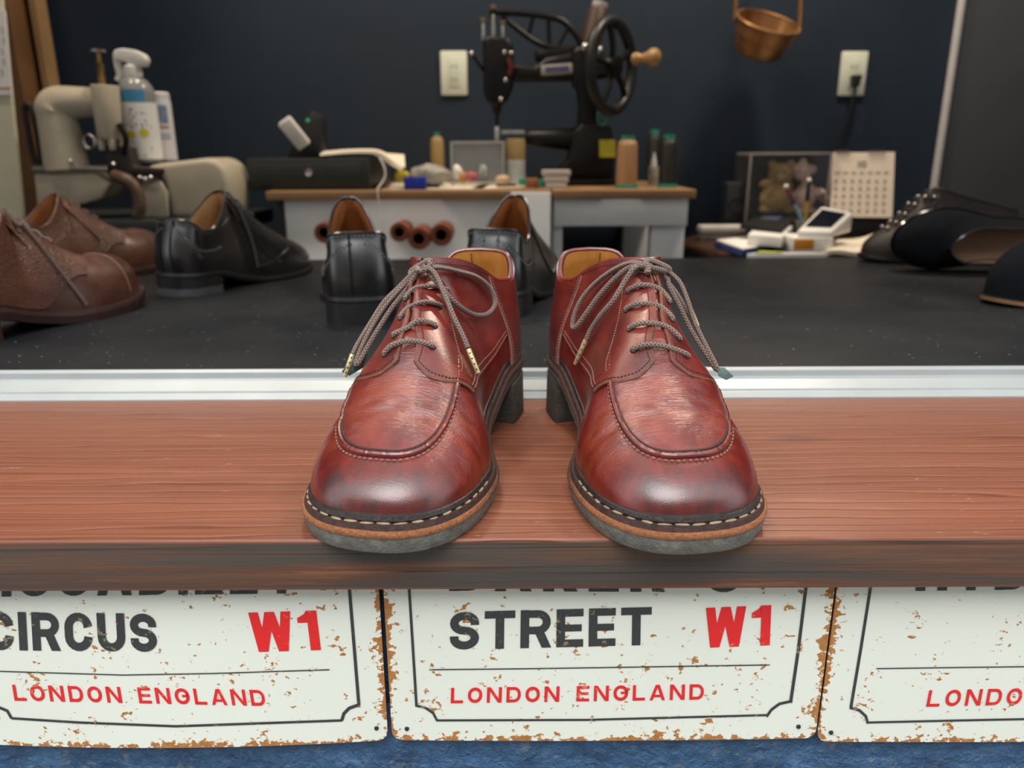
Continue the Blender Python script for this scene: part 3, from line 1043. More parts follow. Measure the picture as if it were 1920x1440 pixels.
# ------------------------------------------------------------------ leathers, rubber, thread
def mat_leather(name, dark, mid, light, patina=None, rough=0.3, coat=0.35, grain=1.0, wrinkle=0.35, pebble=0.0):
    m, nt, b = new_mat(name)
    v = coords(nt)
    n1 = noise_n(nt, v, 38.0, 5, 0.6, 0.4)
    n2 = noise_n(nt, coords(nt, (60, 22, 60)), 1.0, 4, 0.6)
    c = mix(nt, ramp(nt, n1, [(0.30, 0.0), (0.62, 1.0)]), dark, mid)
    c = mix(nt, ramp(nt, n2, [(0.50, 0.0), (0.78, 0.75)]), c, light)
    if patina:
        # polish and wear that the leather itself carries: darker smudges round the toe, tan where it flexes
        sx = N(nt, 'ShaderNodeSeparateXYZ')
        tc = N(nt, 'ShaderNodeTexCoord')
        nt.links.new(tc.outputs['Object'], sx.inputs[0])
        yy = math_n(nt, 'ADD', sx.outputs['Y'], math_n(nt, 'MULTIPLY', math_n(nt, 'SUBTRACT', noise_n(nt, v, 55.0, 4, 0.65), 0.5), 0.05))
        toe = ramp(nt, math_n(nt, 'MULTIPLY', yy, 3.5), [(0.88, 0.0), (0.96, 0.75)])
        sm = ramp(nt, noise_n(nt, coords(nt, (75, 40, 40)), 1.0, 4, 0.7), [(0.42, 0.15), (0.62, 1.0)])
        c = mix(nt, math_n(nt, 'MULTIPLY', toe, sm), c, patina[0])
        flex = ramp(nt, math_n(nt, 'MULTIPLY', yy, 3.5), [(0.68, 0.0), (0.76, 0.75), (0.83, 0.75), (0.90, 0.0)])
        fm = ramp(nt, noise_n(nt, coords(nt, (26, 60, 30)), 1.0, 4, 0.6), [(0.42, 0.0), (0.66, 1.0)])
        c = mix(nt, math_n(nt, 'MULTIPLY', flex, fm), c, patina[1])
    nt.links.new(c, b.inputs['Base Color'])
    nt.links.new(ramp(nt, n1, [(0.3, rough * 0.85), (0.7, rough * 1.2)]), b.inputs['Roughness'])
    b.inputs['Coat Weight'].default_value = coat
    b.inputs['Coat Roughness'].default_value = 0.26
    b.inputs['Coat IOR'].default_value = 1.62
    b.inputs['Specular IOR Level'].default_value = 0.6
    h = math_n(nt, 'MULTIPLY', noise_n(nt, v, 1300.0, 3), 0.22 * grain)
    wr = noise_n(nt, coords(nt, (110, 620, 420)), 1.0, 4, 0.62, 0.5)
    if patina:
        lines = noise_n(nt, coords(nt, (45, 900, 600)), 1.0, 3, 0.6, 0.35)
        wmask = ramp(nt, math_n(nt, 'MULTIPLY', yy, 3.5), [(0.64, 0.12), (0.71, 1.0), (0.80, 1.0), (0.88, 0.05)])
        h = math_n(nt, 'ADD', h, math_n(nt, 'MULTIPLY', math_n(nt, 'MULTIPLY', lines, wmask), 1.3))
    h = math_n(nt, 'ADD', h, math_n(nt, 'MULTIPLY', wr, 0.45 * wrinkle))
    if pebble:
        vo = N(nt, 'ShaderNodeTexVoronoi', feature='DISTANCE_TO_EDGE')
        vo.inputs['Scale'].default_value = 360.0
        nt.links.new(v, vo.inputs['Vector'])
        h = math_n(nt, 'ADD', h, math_n(nt, 'MULTIPLY', math_n(nt, 'MINIMUM', vo.outputs['Distance'], 0.3), 4.0 * pebble))
    nb = bump(nt, b, h, 0.55, 0.0007)
    nt.links.new(nb, b.inputs['Coat Normal'])
    return m
M_CHERRY = mat_leather('cherry_leather', (0.072, 0.0035, 0.003), (0.172, 0.0095, 0.005), (0.235, 0.022, 0.007), ((0.022, 0.007, 0.008), (0.26, 0.036, 0.007)), rough=0.34, coat=0.7)
M_CHERRY_Q = mat_leather('cherry_quarter_leather', (0.076, 0.005, 0.004), (0.160, 0.011, 0.007), (0.25, 0.030, 0.010), None, rough=0.38, coat=0.65, wrinkle=0.5)
M_LINING = mat_leather('orange_tan_lining', (0.42, 0.16, 0.025), (0.55, 0.24, 0.045), (0.62, 0.31, 0.08), None, rough=0.55, coat=0.0)
M_EDGE = M('cut_leather_edge', (0.14, 0.060, 0.035), 0.7, var=0.3, vscale=300)
M_WELT = M('dark_welt_leather', (0.050, 0.024, 0.020), 0.62, var=0.45, vscale=220, bmp=0.6, bscale=700)
M_RAND = M('dark_rand_leather', (0.030, 0.021, 0.020), 0.38, var=0.35, vscale=120, bmp=0.5, bscale=500)
def mat_mid():
    m, nt, b = new_mat('raw_orange_midsole')
    v = coords(nt)
    tc = N(nt, 'ShaderNodeTexCoord')
    sx = N(nt, 'ShaderNodeSeparateXYZ')
    nt.links.new(tc.outputs['Object'], sx.inputs[0])
    n1 = noise_n(nt, v, 480.0, 4, 0.7)
    raw = mix(nt, ramp(nt, n1, [(0.3, 0.0), (0.7, 1.0)]), (0.20, 0.070, 0.026), (0.42, 0.165, 0.065))
    yy = math_n(nt, 'ADD', sx.outputs['Y'], math_n(nt, 'MULTIPLY', math_n(nt, 'SUBTRACT', noise_n(nt, v, 90.0, 3), 0.5), 0.06))
    c = mix(nt, ramp(nt, math_n(nt, 'MULTIPLY', yy, 3.4), [(0.66, 0.0), (0.84, 1.0)]), (0.060, 0.026, 0.018), raw)
    nt.links.new(c, b.inputs['Base Color'])
    b.inputs['Roughness'].default_value = 0.88
    bump(nt, b, n1, 1.0, 0.0012)
    return m
M_MID = mat_mid()
M_RUBBER = M('grey_worn_rubber', (0.150, 0.142, 0.122), 0.78, var=0.35, vscale=140, bmp=0.9, bscale=500)
M_HEEL_R = M('dark_heel_rubber', (0.060, 0.055, 0.048), 0.7, var=0.3, vscale=140, bmp=0.8, bscale=500)
M_STITCH = M('pale_brown_thread', (0.24, 0.125, 0.095), 0.7, var=0.3, vscale=400)
M_STITCH_D = M('dark_brown_thread', (0.045, 0.018, 0.016), 0.7, var=0.3, vscale=400)
M_STITCH_W = M('cream_waxed_thread', (0.36, 0.28, 0.17), 0.65, var=0.3, vscale=400, bmp=0.6, bscale=1500)
def mat_lace(name, a, b_):
    m, nt, b = new_mat(name)
    tc = N(nt, 'ShaderNodeTexCoord')
    sx = N(nt, 'ShaderNodeSeparateXYZ')
    nt.links.new(tc.outputs['UV'], sx.inputs[0])
    u = math_n(nt, 'MULTIPLY', sx.outputs['X'], 2 * PI * 420)
    w = math_n(nt, 'MULTIPLY', sx.outputs['Y'], 2 * PI * 4)
    s1 = math_n(nt, 'SINE', math_n(nt, 'ADD', u, w))
    s2 = math_n(nt, 'SINE', math_n(nt, 'SUBTRACT', u, w))
    h = math_n(nt, 'MAXIMUM', s1, s2)
    f = ramp(nt, math_n(nt, 'MULTIPLY_ADD', h, 0.5, 0.5), [(0.25, 0.0), (0.9, 1.0)])
    nz = noise_n(nt, coords(nt), 900.0, 3)
    c = mix(nt, math_n(nt, 'MULTIPLY', f, nz), a, b_)
    nt.links.new(c, b.inputs['Base Color'])
    b.inputs['Roughness'].default_value = 0.85
    b.inputs['Sheen Weight'].default_value = 0.2
    bump(nt, b, math_n(nt, 'ADD', h, nz), 0.7, 0.0005)
    return m
M_LACE = mat_lace('woven_brown_lace', (0.075, 0.045, 0.035), (0.40, 0.28, 0.225))
M_AGLET = M('brass_cream_aglet', (0.56, 0.49, 0.26), 0.35, metal=0.4, var=0.15, vscale=200)
# ------------------------------------------------------------------ the pair of cherry derby shoes
HERO = Last()
def hero_shoe(label_, m, loc, rz, lace_fn):
    K = HERO
    root = thing('derby_shoe', label_, 'shoe', loc, rz, 'pair of cherry leather shoes on the sill board')
    W = WM(root)
    def put(name, mb, mat, parent=None, **kw):
        return obj(name, mirror(mb, m), mat, parent or root, **kw)
    zb = K.zb_f
    rz_ = random.Random(3)
    # sole layers
    put('outsole', slab(K, -0.0015, 0.0006, zb, lambda y: zb(y) + K.t_out, mid_off=0.0008), M_RUBBER, angle=55)
    hb = put('heel', heel_block(K, 0.0006, 0.0, 0.02), M_HEEL_R, angle=40, bevel=0.0008)
    put('midsole', slab(K, 0.0012, 0.0008, lambda y: zb(y) + K.t_out + 0.0001, lambda y: zb(y) + K.t_out + K.t_mid, mid_off=0.0007), M_MID, angle=55)
    welt = put('welt', slab(K, -0.0002, -0.0012, lambda y: zb(y) + K.t_out + K.t_mid, lambda y: K.z_up(y) + 0.0002), M_WELT, angle=50)
    ol = [Vector((p.x, p.y, K.z_up(max(0, min(K.L, p.y))) + 0.0018)) for p in K.outline(70, -0.0058)]
    put('rand', MB().tube(ol, 0.0031, 8, closed=True, flat=0.95, up=(0, 0, 1)), M_RAND, welt)
    # big cream welt stitches round the forefoot
    ring = [Vector((p.x, p.y, K.z_up(max(0, min(K.L, p.y))) + 0.0004)) for p in K.outline(160, -0.0030)]
    seq = [p for p in ring if p.y > 0.205]
    i0 = max(range(len(seq) - 1), key=lambda i: (seq[i + 1] - seq[i]).length)
    seq = seq[i0 + 1:] + seq[:i0 + 1] if (seq[i0 + 1] - seq[i0]).length > 0.02 else seq
    pts = resample(seq, 0.0096)
    st_mesh = None
    for i in range(1, len(pts) - 1):
        t = (pts[i + 1] - pts[i - 1]).normalized()
        ang = math.atan2(t.y, t.x)
        if st_mesh is None:
            mb = MB().sphere((0, 0, 0), (0.0040, 0.0012, 0.0008), 12, 8)
            so = obj('welt_stitch', mb, M_STITCH_W, welt)
            st_mesh = so.data
        else:
            so = bpy.data.objects.new('welt_stitch', st_mesh)
            COL.objects.link(so)
            so.parent = welt
        px = pts[i]
        so.location = (px.x * m, px.y, px.z + rz_.uniform(-0.0005, 0.0003))
        so.rotation_euler = (0, 0, (ang if m > 0 else PI - ang) + rz_.uniform(-0.16, 0.16))
        so.scale = (rz_.uniform(0.75, 1.08), rz_.uniform(0.7, 1.15), rz_.uniform(0.6, 1.1))
    # upper
    def disp(side, p, q):
        d = 0.0
        x, y = p.x, p.y
        if y > 0.175:
            ax = abs(x)
            # flex creases over the vamp and down the sides
            for yc, s_, a, bend_ in ((0.211, 0.0034, 0.0006, 0.10), (0.2195, 0.0024, 0.0006, 0.16), (0.2275, 0.0030, 0.0010, 0.22), (0.203, 0.0020, 0.0004, 0.05)):
                yy = yc - bend_ * max(0.0, ax - 0.022) + 0.0012 * math.sin(x * 210 + yc * 900)
                d -= a * math.exp(-((y - yy) / s_) ** 2) * (0.55 + 0.45 * sstep(0.010, 0.036, ax))
            d += 0.0006 * noise.noise(Vector((x * 70, y * 110, p.z * 60)))
            d *= sstep(0.175, 0.197, y) * (1 - sstep(0.238, 0.254, y))
        return d
    put('vamp', upper_mesh(K, 170, 40, disp), M_CHERRY, weld=2e-5, angle=80)
    # moccasin apron: a plug of leather inside a raised seam
    ax_o, ax_i, yc, ay, pw = 0.0385, 0.0335, 0.198, 0.0600, 2.6
    def ap(u, v, sc=1.0):
        y = 0.165 + (yc + ay * sc - 0.165) * v
        t = max(0.0, (y - yc) / (ay * sc))
        w = max(0.0, 1 - min(1.0, t) ** pw) ** (1 / pw) * sc
        w *= 1 - 0.10 * sstep(0.205, 0.165, y)
        return u * (ax_o if u > 0 else ax_i) * w, y
    rows = []
    nv, nu = 70, 40
    for i in range(nv + 1):
        v = math.sin(PI / 2 * i / nv) * 0.9995
        row = []
        for j in range(nu + 1):
            u = 2 * j / nu - 1
            x, y = ap(math.sin(u * PI / 2), v, 0.985)
            p = K.X(x, y)
            side = 1 if x >= 0 else -1
            e = max(abs(u), v)
            dd = disp(side, p, 0) + 0.0012 * (1 - sstep(0.78, 1.0, e)) + 0.0004
            row.append(K.X(x, y, dd))
        rows.append(row)
    apron = put('apron', MB().grid(rows), M_CHERRY, angle=80)
    seam = []
    for i in range(121):
        t = i / 120 * 2 - 1
        a = t * PI / 2
        # run up one side, round the front, down the other
        s_ = math.copysign(abs(math.sin(a)) ** 0.55, t)
        c_ = math.cos(a)
        y = 0.167 + (yc + ay - 0.167) * (c_ ** 0.62)
        tt = max(0.0, (y - yc) / ay)
        w = max(0.0, 1 - min(1.0, tt) ** pw) ** (1 / pw) * (1 - 0.10 * sstep(0.205, 0.165, y))
        x = math.copysign(w * (ax_o if t > 0 else ax_i), t)
        seam.append((x, y))
    def seam_pts(sc, lift):
        out = []
        for x, y in seam:
            yy = yc + (y - yc) * sc if y > yc else y
            xx = x * sc
            p = K.X(xx, yy, 0.0)
            out.append(K.X(xx, yy, lift + disp(1, p, 0)))
        return out
    sp = resample(seam_pts(1.0, 0.0010), 0.0012)
    rr = [0.0017 + 0.0006 * noise.noise(Vector((i * 0.9, m * 3.0, 0))) for i in range(len(sp))]
    put('apron_ridge', MB().tube(sp, rr, 8), M_CHERRY_Q, apron)
    put('apron_stitching', dashes(seam_pts(1.055, 0.0004), 0.0030, 0.0012, 0.00075), M_STITCH, apron)
    put('apron_crevice_shade', MB().tube(resample(seam_pts(0.955, 0.0009), 0.0015), 0.0011, 6), M_STITCH_D, apron)  # dark raised tube paints in the shade of the crevice inside the ridge
    # tongue under the laces
    rows = []
    for i in range(31):
        y = 0.187 - (0.187 - 0.103) * i / 30
        row = []
        for j in range(15):
            u = 2 * j / 14 - 1
            ye = max(y, K.y_t + 0.004)
            p = K.X(u * 0.018, ye, -0.0006)
            if y < ye:
                k = ye - y
                p = p + Vector((0, -k * 0.90, k * 0.25))
            row.append(p)
        rows.append(row)
    nn = [[Vector((0, 0.4, 0.9)).normalized()] * 15 for _ in rows]
    put('tongue', shell(rows, 0, normals=nn, th=0.002), M_CHERRY_Q, weld=1e-6)
    # quarters with the lacing edges
    z_low = herm(((0.040, 0.080), (0.060, 0.075), (0.077, 0.069), (0.092, 0.063), (0.116, 0.059), (0.15, 0.062), (0.186, 0.066), (0.21, 0.066)))
    ql_tab = {sd: [K.fz(sd, 0.04 + 0.002 * i, z_low(0.04 + 0.002 * i) - (0.006 if sd > 0 else 0.0)) for i in range(90)] for sd in (1, -1)}
    def q_low(side, y):
        f_ = max(0.0, min(88.999, (y - 0.04) / 0.002))
        return ql_tab[side][int(f_)] * (1 - f_ % 1) + ql_tab[side][int(f_) + 1] * (f_ % 1)
    quarters = []
    def q_edge(side, y):
        xe = 0.0020 + 0.0040 * sstep(0.160, 0.182, y)
        if K.g(side, y) >= xe:
            return 1.0
        return K.fq(side, y, xe)
    yfx = herm(((0.002, 0.1850), (0.005, 0.1920), (0.010, 0.1975), (0.018, 0.2010), (0.026, 0.1995), (0.034, 0.1930), (0.042, 0.1865), (0.055, 0.180)))
    def y_front(side, s_):
        yy = 0.19
        for _ in range(8):
            ql_ = q_low(side, yy)
            q = ql_ + (q_edge(side, yy) - ql_) * s_
            x = side * (K.S(side, yy, q).x - K.c(yy))
            yy = 0.5 * yy + 0.5 * yfx(max(0.002, min(0.056, x)))
        return yy
    yf_tab = {sd: [y_front(sd, i / 80) for i in range(81)] for sd in (1, -1)}
    def qpt(side, a, s_, lift):
        f_ = max(0.0, min(79.999, s_ * 80))
        yf = yf_tab[side][int(f_)] * (1 - f_ % 1) + yf_tab[side][int(f_) + 1] * (f_ % 1)
        y = 0.046 + (yf - 0.046) * a
        ql = q_low(side, y)
        q = ql + (q_edge(side, y) - ql) * s_
        # facings curl up a little along the lacing edge
        lf = lift + 0.0010 * sstep(0.75, 1.0, s_) * sstep(0.11, 0.15, y)
        return K.P(side, y, q, lf), K.nrm(side, y, q)
    for side in (1, -1):
        rows, nr = [], []
        for i in range(61):
            r1, r2 = [], []
            for j in range(41):
                p, n_ = qpt(side, i / 60, j / 40, 0.0026)
                r1.append(p)
                r2.append(n_)
            rows.append(r1)
            nr.append(r2)
        mb = shell(rows, 0, normals=nr, th=0.0030)
        qo = put('quarter', mb, M_CHERRY_Q, weld=1e-6, angle=50)
        quarters.append(qo)
        label(qo, 'outer quarter with lace holes' if side > 0 else 'inner quarter with lace holes')
        # pale cut edge along the front of the facing
        edge = [qpt(side, 1.0, j / 40, 0.0014)[0] for j in range(41)]
        edge += [qpt(side, a / 40, 1.0, 0.0014)[0] for a in range(39, 16, -1)]
        put('cut_edge', MB().tube(edge, 0.0013, 6), M_EDGE, qo)
        # stitch rows: along the front, up the facing, round the top line, side seam
        row1 = [qpt(side, 0.984, j / 40 * 0.95, 0.0028)[0] for j in range(41)]
        row1 += [qpt(side, a / 40, 0.93, 0.0028)[0] for a in range(38, 17, -1)]
        put('stitching', dashes(row1, 0.0017, 0.0009, 0.00042), M_STITCH_D, qo)
        row2 = [qpt(side, 0.93 - 0.52 * t / 40, 0.30 + 0.28 * sstep(0, 1, t / 40) + 0.12 * (t / 40), 0.0028)[0] for t in range(41)]
        put('stitching', dashes(row2, 0.0017, 0.0009, 0.00042), M_STITCH, qo)
        row3 = [qpt(side, a / 60, 0.955, 0.0028)[0] for a in range(0, 25)]
        put('stitching', dashes(row3, 0.0017, 0.0008, 0.00042), M_STITCH_D, qo)
        for dq in (0.025, 0.075):
            row4 = [qpt(side, 0.12 + 0.86 * a / 40, dq, 0.0028)[0] for a in range(41)]
            put('stitching', dashes(row4, 0.0017, 0.0009, 0.00042), M_STITCH, qo)
        bt = [qpt(side, 0.93, 0.06 + 0.16 * j / 12, 0.0028)[0] for j in range(13)]
        put('stitching', dashes(bt, 0.0015, 0.0008, 0.00042), M_STITCH_D, qo)
    # heel counter
    for side in (1, -1):
        rows, nr = [], []
        for i in range(31):
            y = K.y0 + 0.0002 + (0.058 - K.y0) * (i / 30) ** 1.6
            r1, r2 = [], []
            for j in range(29):
                q = 0.985 * j / 28
                r1.append(K.P(side, y, q, 0.0030 if i else 0.0030))
                r2.append(K.nrm(side, y, q))
            rows.append(r1)
            nr.append(r2)
        ho = put('heel_counter', shell(rows, 0, normals=nr, th=0.0030), M_CHERRY_Q, weld=1e-6, angle=60)
        put('stitching', dashes([K.P(side, 0.0555, 0.97 * j / 40, 0.0031) for j in range(41)], 0.0018, 0.0010, 0.00048), M_STITCH, ho)
        put('cut_edge', MB().tube([K.P(side, 0.058, 0.97 * j / 40, 0.0022) for j in range(41)], 0.0010, 6), M_STITCH, ho)
    # lining, insole and bound top line
    lin = MB()
    for side in (1, -1):
        rows = []
        for y in [K.y0 + (K.y_t + 0.02 - K.y0) * (i / 40) ** 1.4 for i in range(41)]:
            rows.append([K.P(side, y, 0.02 + 0.975 * j / 24, -0.0024) for j in range(25)])
        lin.grid(rows)
    put('lining', lin, M_LINING, weld=1e-4)
    fl = slab(K, -0.008, -0.008, lambda y: K.z_up(y) - 0.001, lambda y: K.z_up(y) + 0.003, wall=1)
    put('insole', fl, M_LINING)
    put('top_line', MB().tube(collar_loop(K, 40), 0.0019, 8), M_CHERRY_Q)
    bs = [K.P(1, K.y0 + 0.0006, 0.45 + 0.53 * i / 20, -0.0030) for i in range(21)]
    put('lining_seam', dashes(bs, 0.0018, 0.001, 0.0005), M_STITCH_D)
    put('back_strip', MB().tube([K.P(1, K.y0 + 0.0005, 0.04 + 0.95 * i / 20, 0.0028) for i in range(21)], 0.0022, 6, flat=0.6), M_CHERRY_Q)
    bpy.context.view_layer.update()
    # surface of this shoe in the room, for laying the laces on it
    Vv, Ff = [], []
    for o in [c for c in root.children if c.name.split('.')[0] in ('vamp', 'quarter', 'tongue', 'apron', 'heel_counter')]:
        off = len(Vv)
        Vv += [W @ v_.co for v_ in o.data.vertices]
        Ff += [tuple(i + off for i in p.vertices) for p in o.data.polygons]
    tree = BVHTree.FromPolygons(Vv, Ff)
    def hit(px, py, lift=0.0, Y=None):
        d = ray(px, py).normalized()
        loc_, n_, _, _ = tree.ray_cast(CAM, d)
        if loc_ is None or Y is not None:
            return at(px, py, Y if Y is not None else 0.5)
        if n_.dot(d) > 0:
            n_ = -n_
        return loc_ + n_ * lift
    lace_fn(root, W, hit, K, m)
    return root

def lace_tube(root, W, name, pts, r=0.0021, flat=0.85):
    p = resample(spline(pts, 14), 0.0012)
    return obj(name, MB().tube(p, r, 10, uv=True, flat=flat), M_LACE, root, local=W, recalc=False)
def aglet(root, W, parent, a, b):
    a, b = Vector(a), Vector(b)
    o = obj('aglet', MB().cone(a, b, 0.0019, 0.0017, 12), M_AGLET, parent, local=W, bevel=0.0003)
    mb = MB()
    fw = (CAM - a).normalized()
    for k in range(4):
        c = a.lerp(b, 0.16 + 0.22 * k) + fw * 0.0017
        mb.sphere(c, 0.00062, 8, 6)
    obj('aglet_dimples', mb, M('aglet_dark', (0.03, 0.028, 0.025), 0.6), o, local=W)
def eyelets_and_bars(root, W, hit, bars, extra):
    hole = M('lace_hole', (0.012, 0.008, 0.007), 0.9)
    for a, b, mid in bars:
        pa, pb = hit(*a, 0.0004), hit(*b, 0.0004)
        pm = [hit(*q, 0.0026) for q in mid]
        lace_tube(root, W, 'lace_bar', [pa - (pm[0] - pa).normalized() * 0.0 + Vector((0, 0, -0.001)), hit(*a, 0.0015)] + pm + [hit(*b, 0.0015), pb + Vector((0, 0, -0.001))], 0.00185)
        for e in (a, b):
            p, p2 = hit(*e, 0.0001), hit(*e, 0.0012)
            n_ = (p2 - p).normalized()
            obj('eyelet', MB().lathe([(0.0014, 0.0006), (0.0028, 0.0005), (0.0029, -0.0004)], p, 14, n_.to_track_quat('Z', 'Y').to_matrix(), cap=True), hole, root, local=W)
    for e in extra:
        p, p2 = hit(*e, 0.0001), hit(*e, 0.0012)
        n_ = (p2 - p).normalized()
        obj('eyelet', MB().lathe([(0.0010, 0.0006), (0.0024, 0.0005), (0.0026, -0.0004)], p, 14, n_.to_track_quat('Z', 'Y').to_matrix(), cap=True), hole, root, local=W)
def tab(root, W, pts, th):
    a = [Vector(p) for p in pts]
    mb = MB().prism(a, th)
    obj('side_tab', mb, M('green_grey_tab', (0.075, 0.115, 0.105), 0.6, var=0.3, vscale=120), root, local=W, bevel=0.0003)

def laces_a(root, W, hit, K, m):
    eyelets_and_bars(root, W, hit,
        [((723, 664), (810, 650), [(742, 650), (775, 644)]),
         ((740, 629), (814, 611), [(757, 615), (786, 606)]),
         ((753, 595), (823, 574), [(768, 582), (795, 571)]),
         ((762, 560), (836, 545), [(778, 546), (806, 541)])], [(853, 507)])
    knot = hit(789, 514, 0.006)
    kx = [hit(778, 524, 0.004), hit(784, 508, 0.008), hit(796, 508, 0.010), hit(797, 520, 0.009), hit(786, 523, 0.008), hit(780, 514, 0.006)]
    lace_tube(root, W, 'lace_knot', kx, 0.0023)
    lace_tube(root, W, 'lace_loop', [knot, hit(815, 512, 0.006), hit(850, 512, 0.005), hit(885, 522, 0.005), hit(908, 545, 0.006), hit(917, 572, 0.006), hit(907, 591, 0.005), hit(885, 595, 0.004), hit(862, 586, 0.004), hit(838, 566, 0.004), hit(815, 540, 0.005), hit(797, 520, 0.007)])
    e = lace_tube(root, W, 'lace_end', [hit(790, 518, 0.010), hit(806, 530, 0.010), hit(823, 566, 0.008), hit(840, 604, 0.006), hit(856, 634, 0.005), hit(869, 660, 0.004)])
    aglet(root, W, e, hit(869, 660, 0.004), hit(889, 704, 0.0032))
    k2 = hit(780, 520, 0.007)
    y1 = hit(758, 548, 0.0).y
    def fly(px, py, t):
        return at(px, py, k2.y + (0.515 - k2.y) * t)
    lace_tube(root, W, 'lace_loop', [k2, fly(755, 537, 0.12), fly(725, 570, 0.34), fly(700, 608, 0.55), fly(680, 646, 0.78), fly(668, 676, 0.95), fly(667, 684, 1.0), fly(672, 680, 0.98), fly(688, 652, 0.80), fly(712, 612, 0.56), fly(736, 575, 0.33), fly(764, 540, 0.12), hit(784, 522, 0.007)], 0.0018)
    e = lace_tube(root, W, 'lace_end', [hit(781, 518, 0.010), fly(752, 534, 0.10), fly(720, 566, 0.30), fly(694, 606, 0.52), fly(672, 642, 0.74), fly(661, 664, 0.90)], 0.0018)
    aglet(root, W, e, fly(661, 664, 0.9), fly(646, 706, 1.05))
    tab(root, W, [at(640, 697, 0.512), at(668, 668, 0.517), at(690, 662, 0.522), at(680, 690, 0.522), at(655, 705, 0.514)], (0, 0.0015, 0))
def laces_b(root, W, hit, K, m):
    eyelets_and_bars(root, W, hit,
        [((1189, 656), (1286, 667), [(1215, 651), (1248, 655)]),
         ((1182, 617), (1271, 634), [(1208, 611), (1244, 616)]),
         ((1176, 581), (1258, 598), [(1200, 574), (1234, 579)]),
         ((1180, 546), (1252, 565), [(1205, 539), (1232, 546)])], [(1153, 510)])
    kx = [hit(1216, 520, 0.004), hit(1219, 502, 0.008), hit(1226, 496, 0.010), hit(1233, 506, 0.010), hit(1229, 519, 0.008), hit(1219, 514, 0.007), hit(1226, 506, 0.011)]
    lace_tube(root, W, 'lace_knot', kx, 0.0023)
    knot = hit(1222, 511, 0.007)
    lace_tube(root, W, 'lace_loop', [knot, hit(1196, 503, 0.006), hit(1165, 508, 0.006), hit(1130, 532, 0.006), hit(1106, 562, 0.007), hit(1092, 590, 0.007), hit(1085, 615, 0.006), hit(1092, 617, 0.006), hit(1112, 592, 0.006), hit(1135, 561, 0.006), hit(1163, 529, 0.006), hit(1192, 512, 0.006), hit(1216, 512, 0.007)])
    e = lace_tube(root, W, 'lace_end', [hit(1222, 506, 0.011), hit(1200, 518, 0.009), hit(1181, 541, 0.007), hit(1160, 570, 0.005), hit(1138, 596, 0.005), hit(1120, 622, 0.005), hit(1109, 640, 0.005)])
    aglet(root, W, e, hit(1108, 641, 0.005), hit(1087, 684, 0.0038))
    k2 = hit(1234, 508, 0.008)
    def fly(px, py, t):
        return at(px, py, k2.y + (0.520 - k2.y) * t)
    lace_tube(root, W, 'lace_loop', [k2, fly(1255, 510, 0.06), fly(1275, 530, 0.18), fly(1290, 565, 0.38), fly(1303, 605, 0.58), fly(1322, 645, 0.78), fly(1340, 680, 0.96), fly(1345, 692, 1.0), fly(1341, 690, 0.98), fly(1316, 652, 0.80), fly(1294, 615, 0.60), fly(1275, 575, 0.42), fly(1256, 538, 0.22), hit(1234, 516, 0.008)], 0.0019)
    e = lace_tube(root, W, 'lace_end', [hit(1230, 512, 0.010), fly(1252, 528, 0.10), fly(1270, 552, 0.24), fly(1290, 585, 0.40), fly(1297, 592, 0.44)], 0.0019)
    aglet(root, W, e, fly(1295, 582, 0.42), fly(1308, 612, 0.56))
    tab(root, W, [at(1345, 690, 0.520), at(1359, 690, 0.522), at(1376, 706, 0.520), at(1362, 713, 0.517), at(1348, 706, 0.517)], (0, 0.0015, 0))

hero_shoe('cherry red lace-up derby, toes pointing left of its mate, bow looped to the right', 1, (-0.021, 0.668, Z0), math.radians(167.5), laces_a)
hero_shoe('cherry red lace-up derby with the long lace loop on its left, right of the pair', -1, (0.063, 0.668, Z0), math.radians(188.4), laces_b)
# ------------------------------------------------------------------ the other shoes on the counter
M_BLACK = mat_leather('black_calf', (0.0035, 0.0036, 0.004), (0.006, 0.006, 0.0065), (0.012, 0.012, 0.012), None, rough=0.22, coat=0.7, wrinkle=0.15)
M_BROWN_P = mat_leather('brown_pebbled_leather', (0.055, 0.016, 0.008), (0.098, 0.031, 0.015), (0.125, 0.045, 0.022), None, rough=0.45, coat=0.25, wrinkle=0.1, pebble=0.8)
M_BROWN = mat_leather('brown_smooth_leather', (0.045, 0.014, 0.007), (0.082, 0.027, 0.013), (0.125, 0.046, 0.021), None, rough=0.38, coat=0.35, wrinkle=0.2)
M_TAN_L = mat_leather('tan_lining', (0.26, 0.085, 0.020), (0.34, 0.125, 0.032), (0.40, 0.16, 0.05), None, rough=0.6, coat=0.0)
M_PALE_L = mat_leather('pale_tan_lining', (0.42, 0.24, 0.10), (0.50, 0.30, 0.14), (0.55, 0.35, 0.18), None, rough=0.6, coat=0.0)
M_HEEL_BK = M('black_stacked_heel', (0.012, 0.0115, 0.012), 0.4, var=0.3, vscale=80)
M_HEEL_GR = M('grey_rubber_lift', (0.050, 0.054, 0.060), 0.55, var=0.2, vscale=80)
M_SOLE_BR = M('dark_brown_sole', (0.035, 0.016, 0.013), 0.5, var=0.3, vscale=90)
M_SUEDE = M('black_suede', (0.0035, 0.0045, 0.007), 0.95, var=0.4, vscale=300, bmp=0.6, bscale=900, spec=0.2)
M_LACE_BK = mat_lace('black_lace', (0.008, 0.008, 0.009), (0.035, 0.035, 0.038))
M_LACE_TN = mat_lace('taupe_lace', (0.07, 0.045, 0.032), (0.19, 0.13, 0.095))
M_METAL = M('dull_nickel', (0.42, 0.40, 0.38), 0.3, metal=1.0, var=0.1)

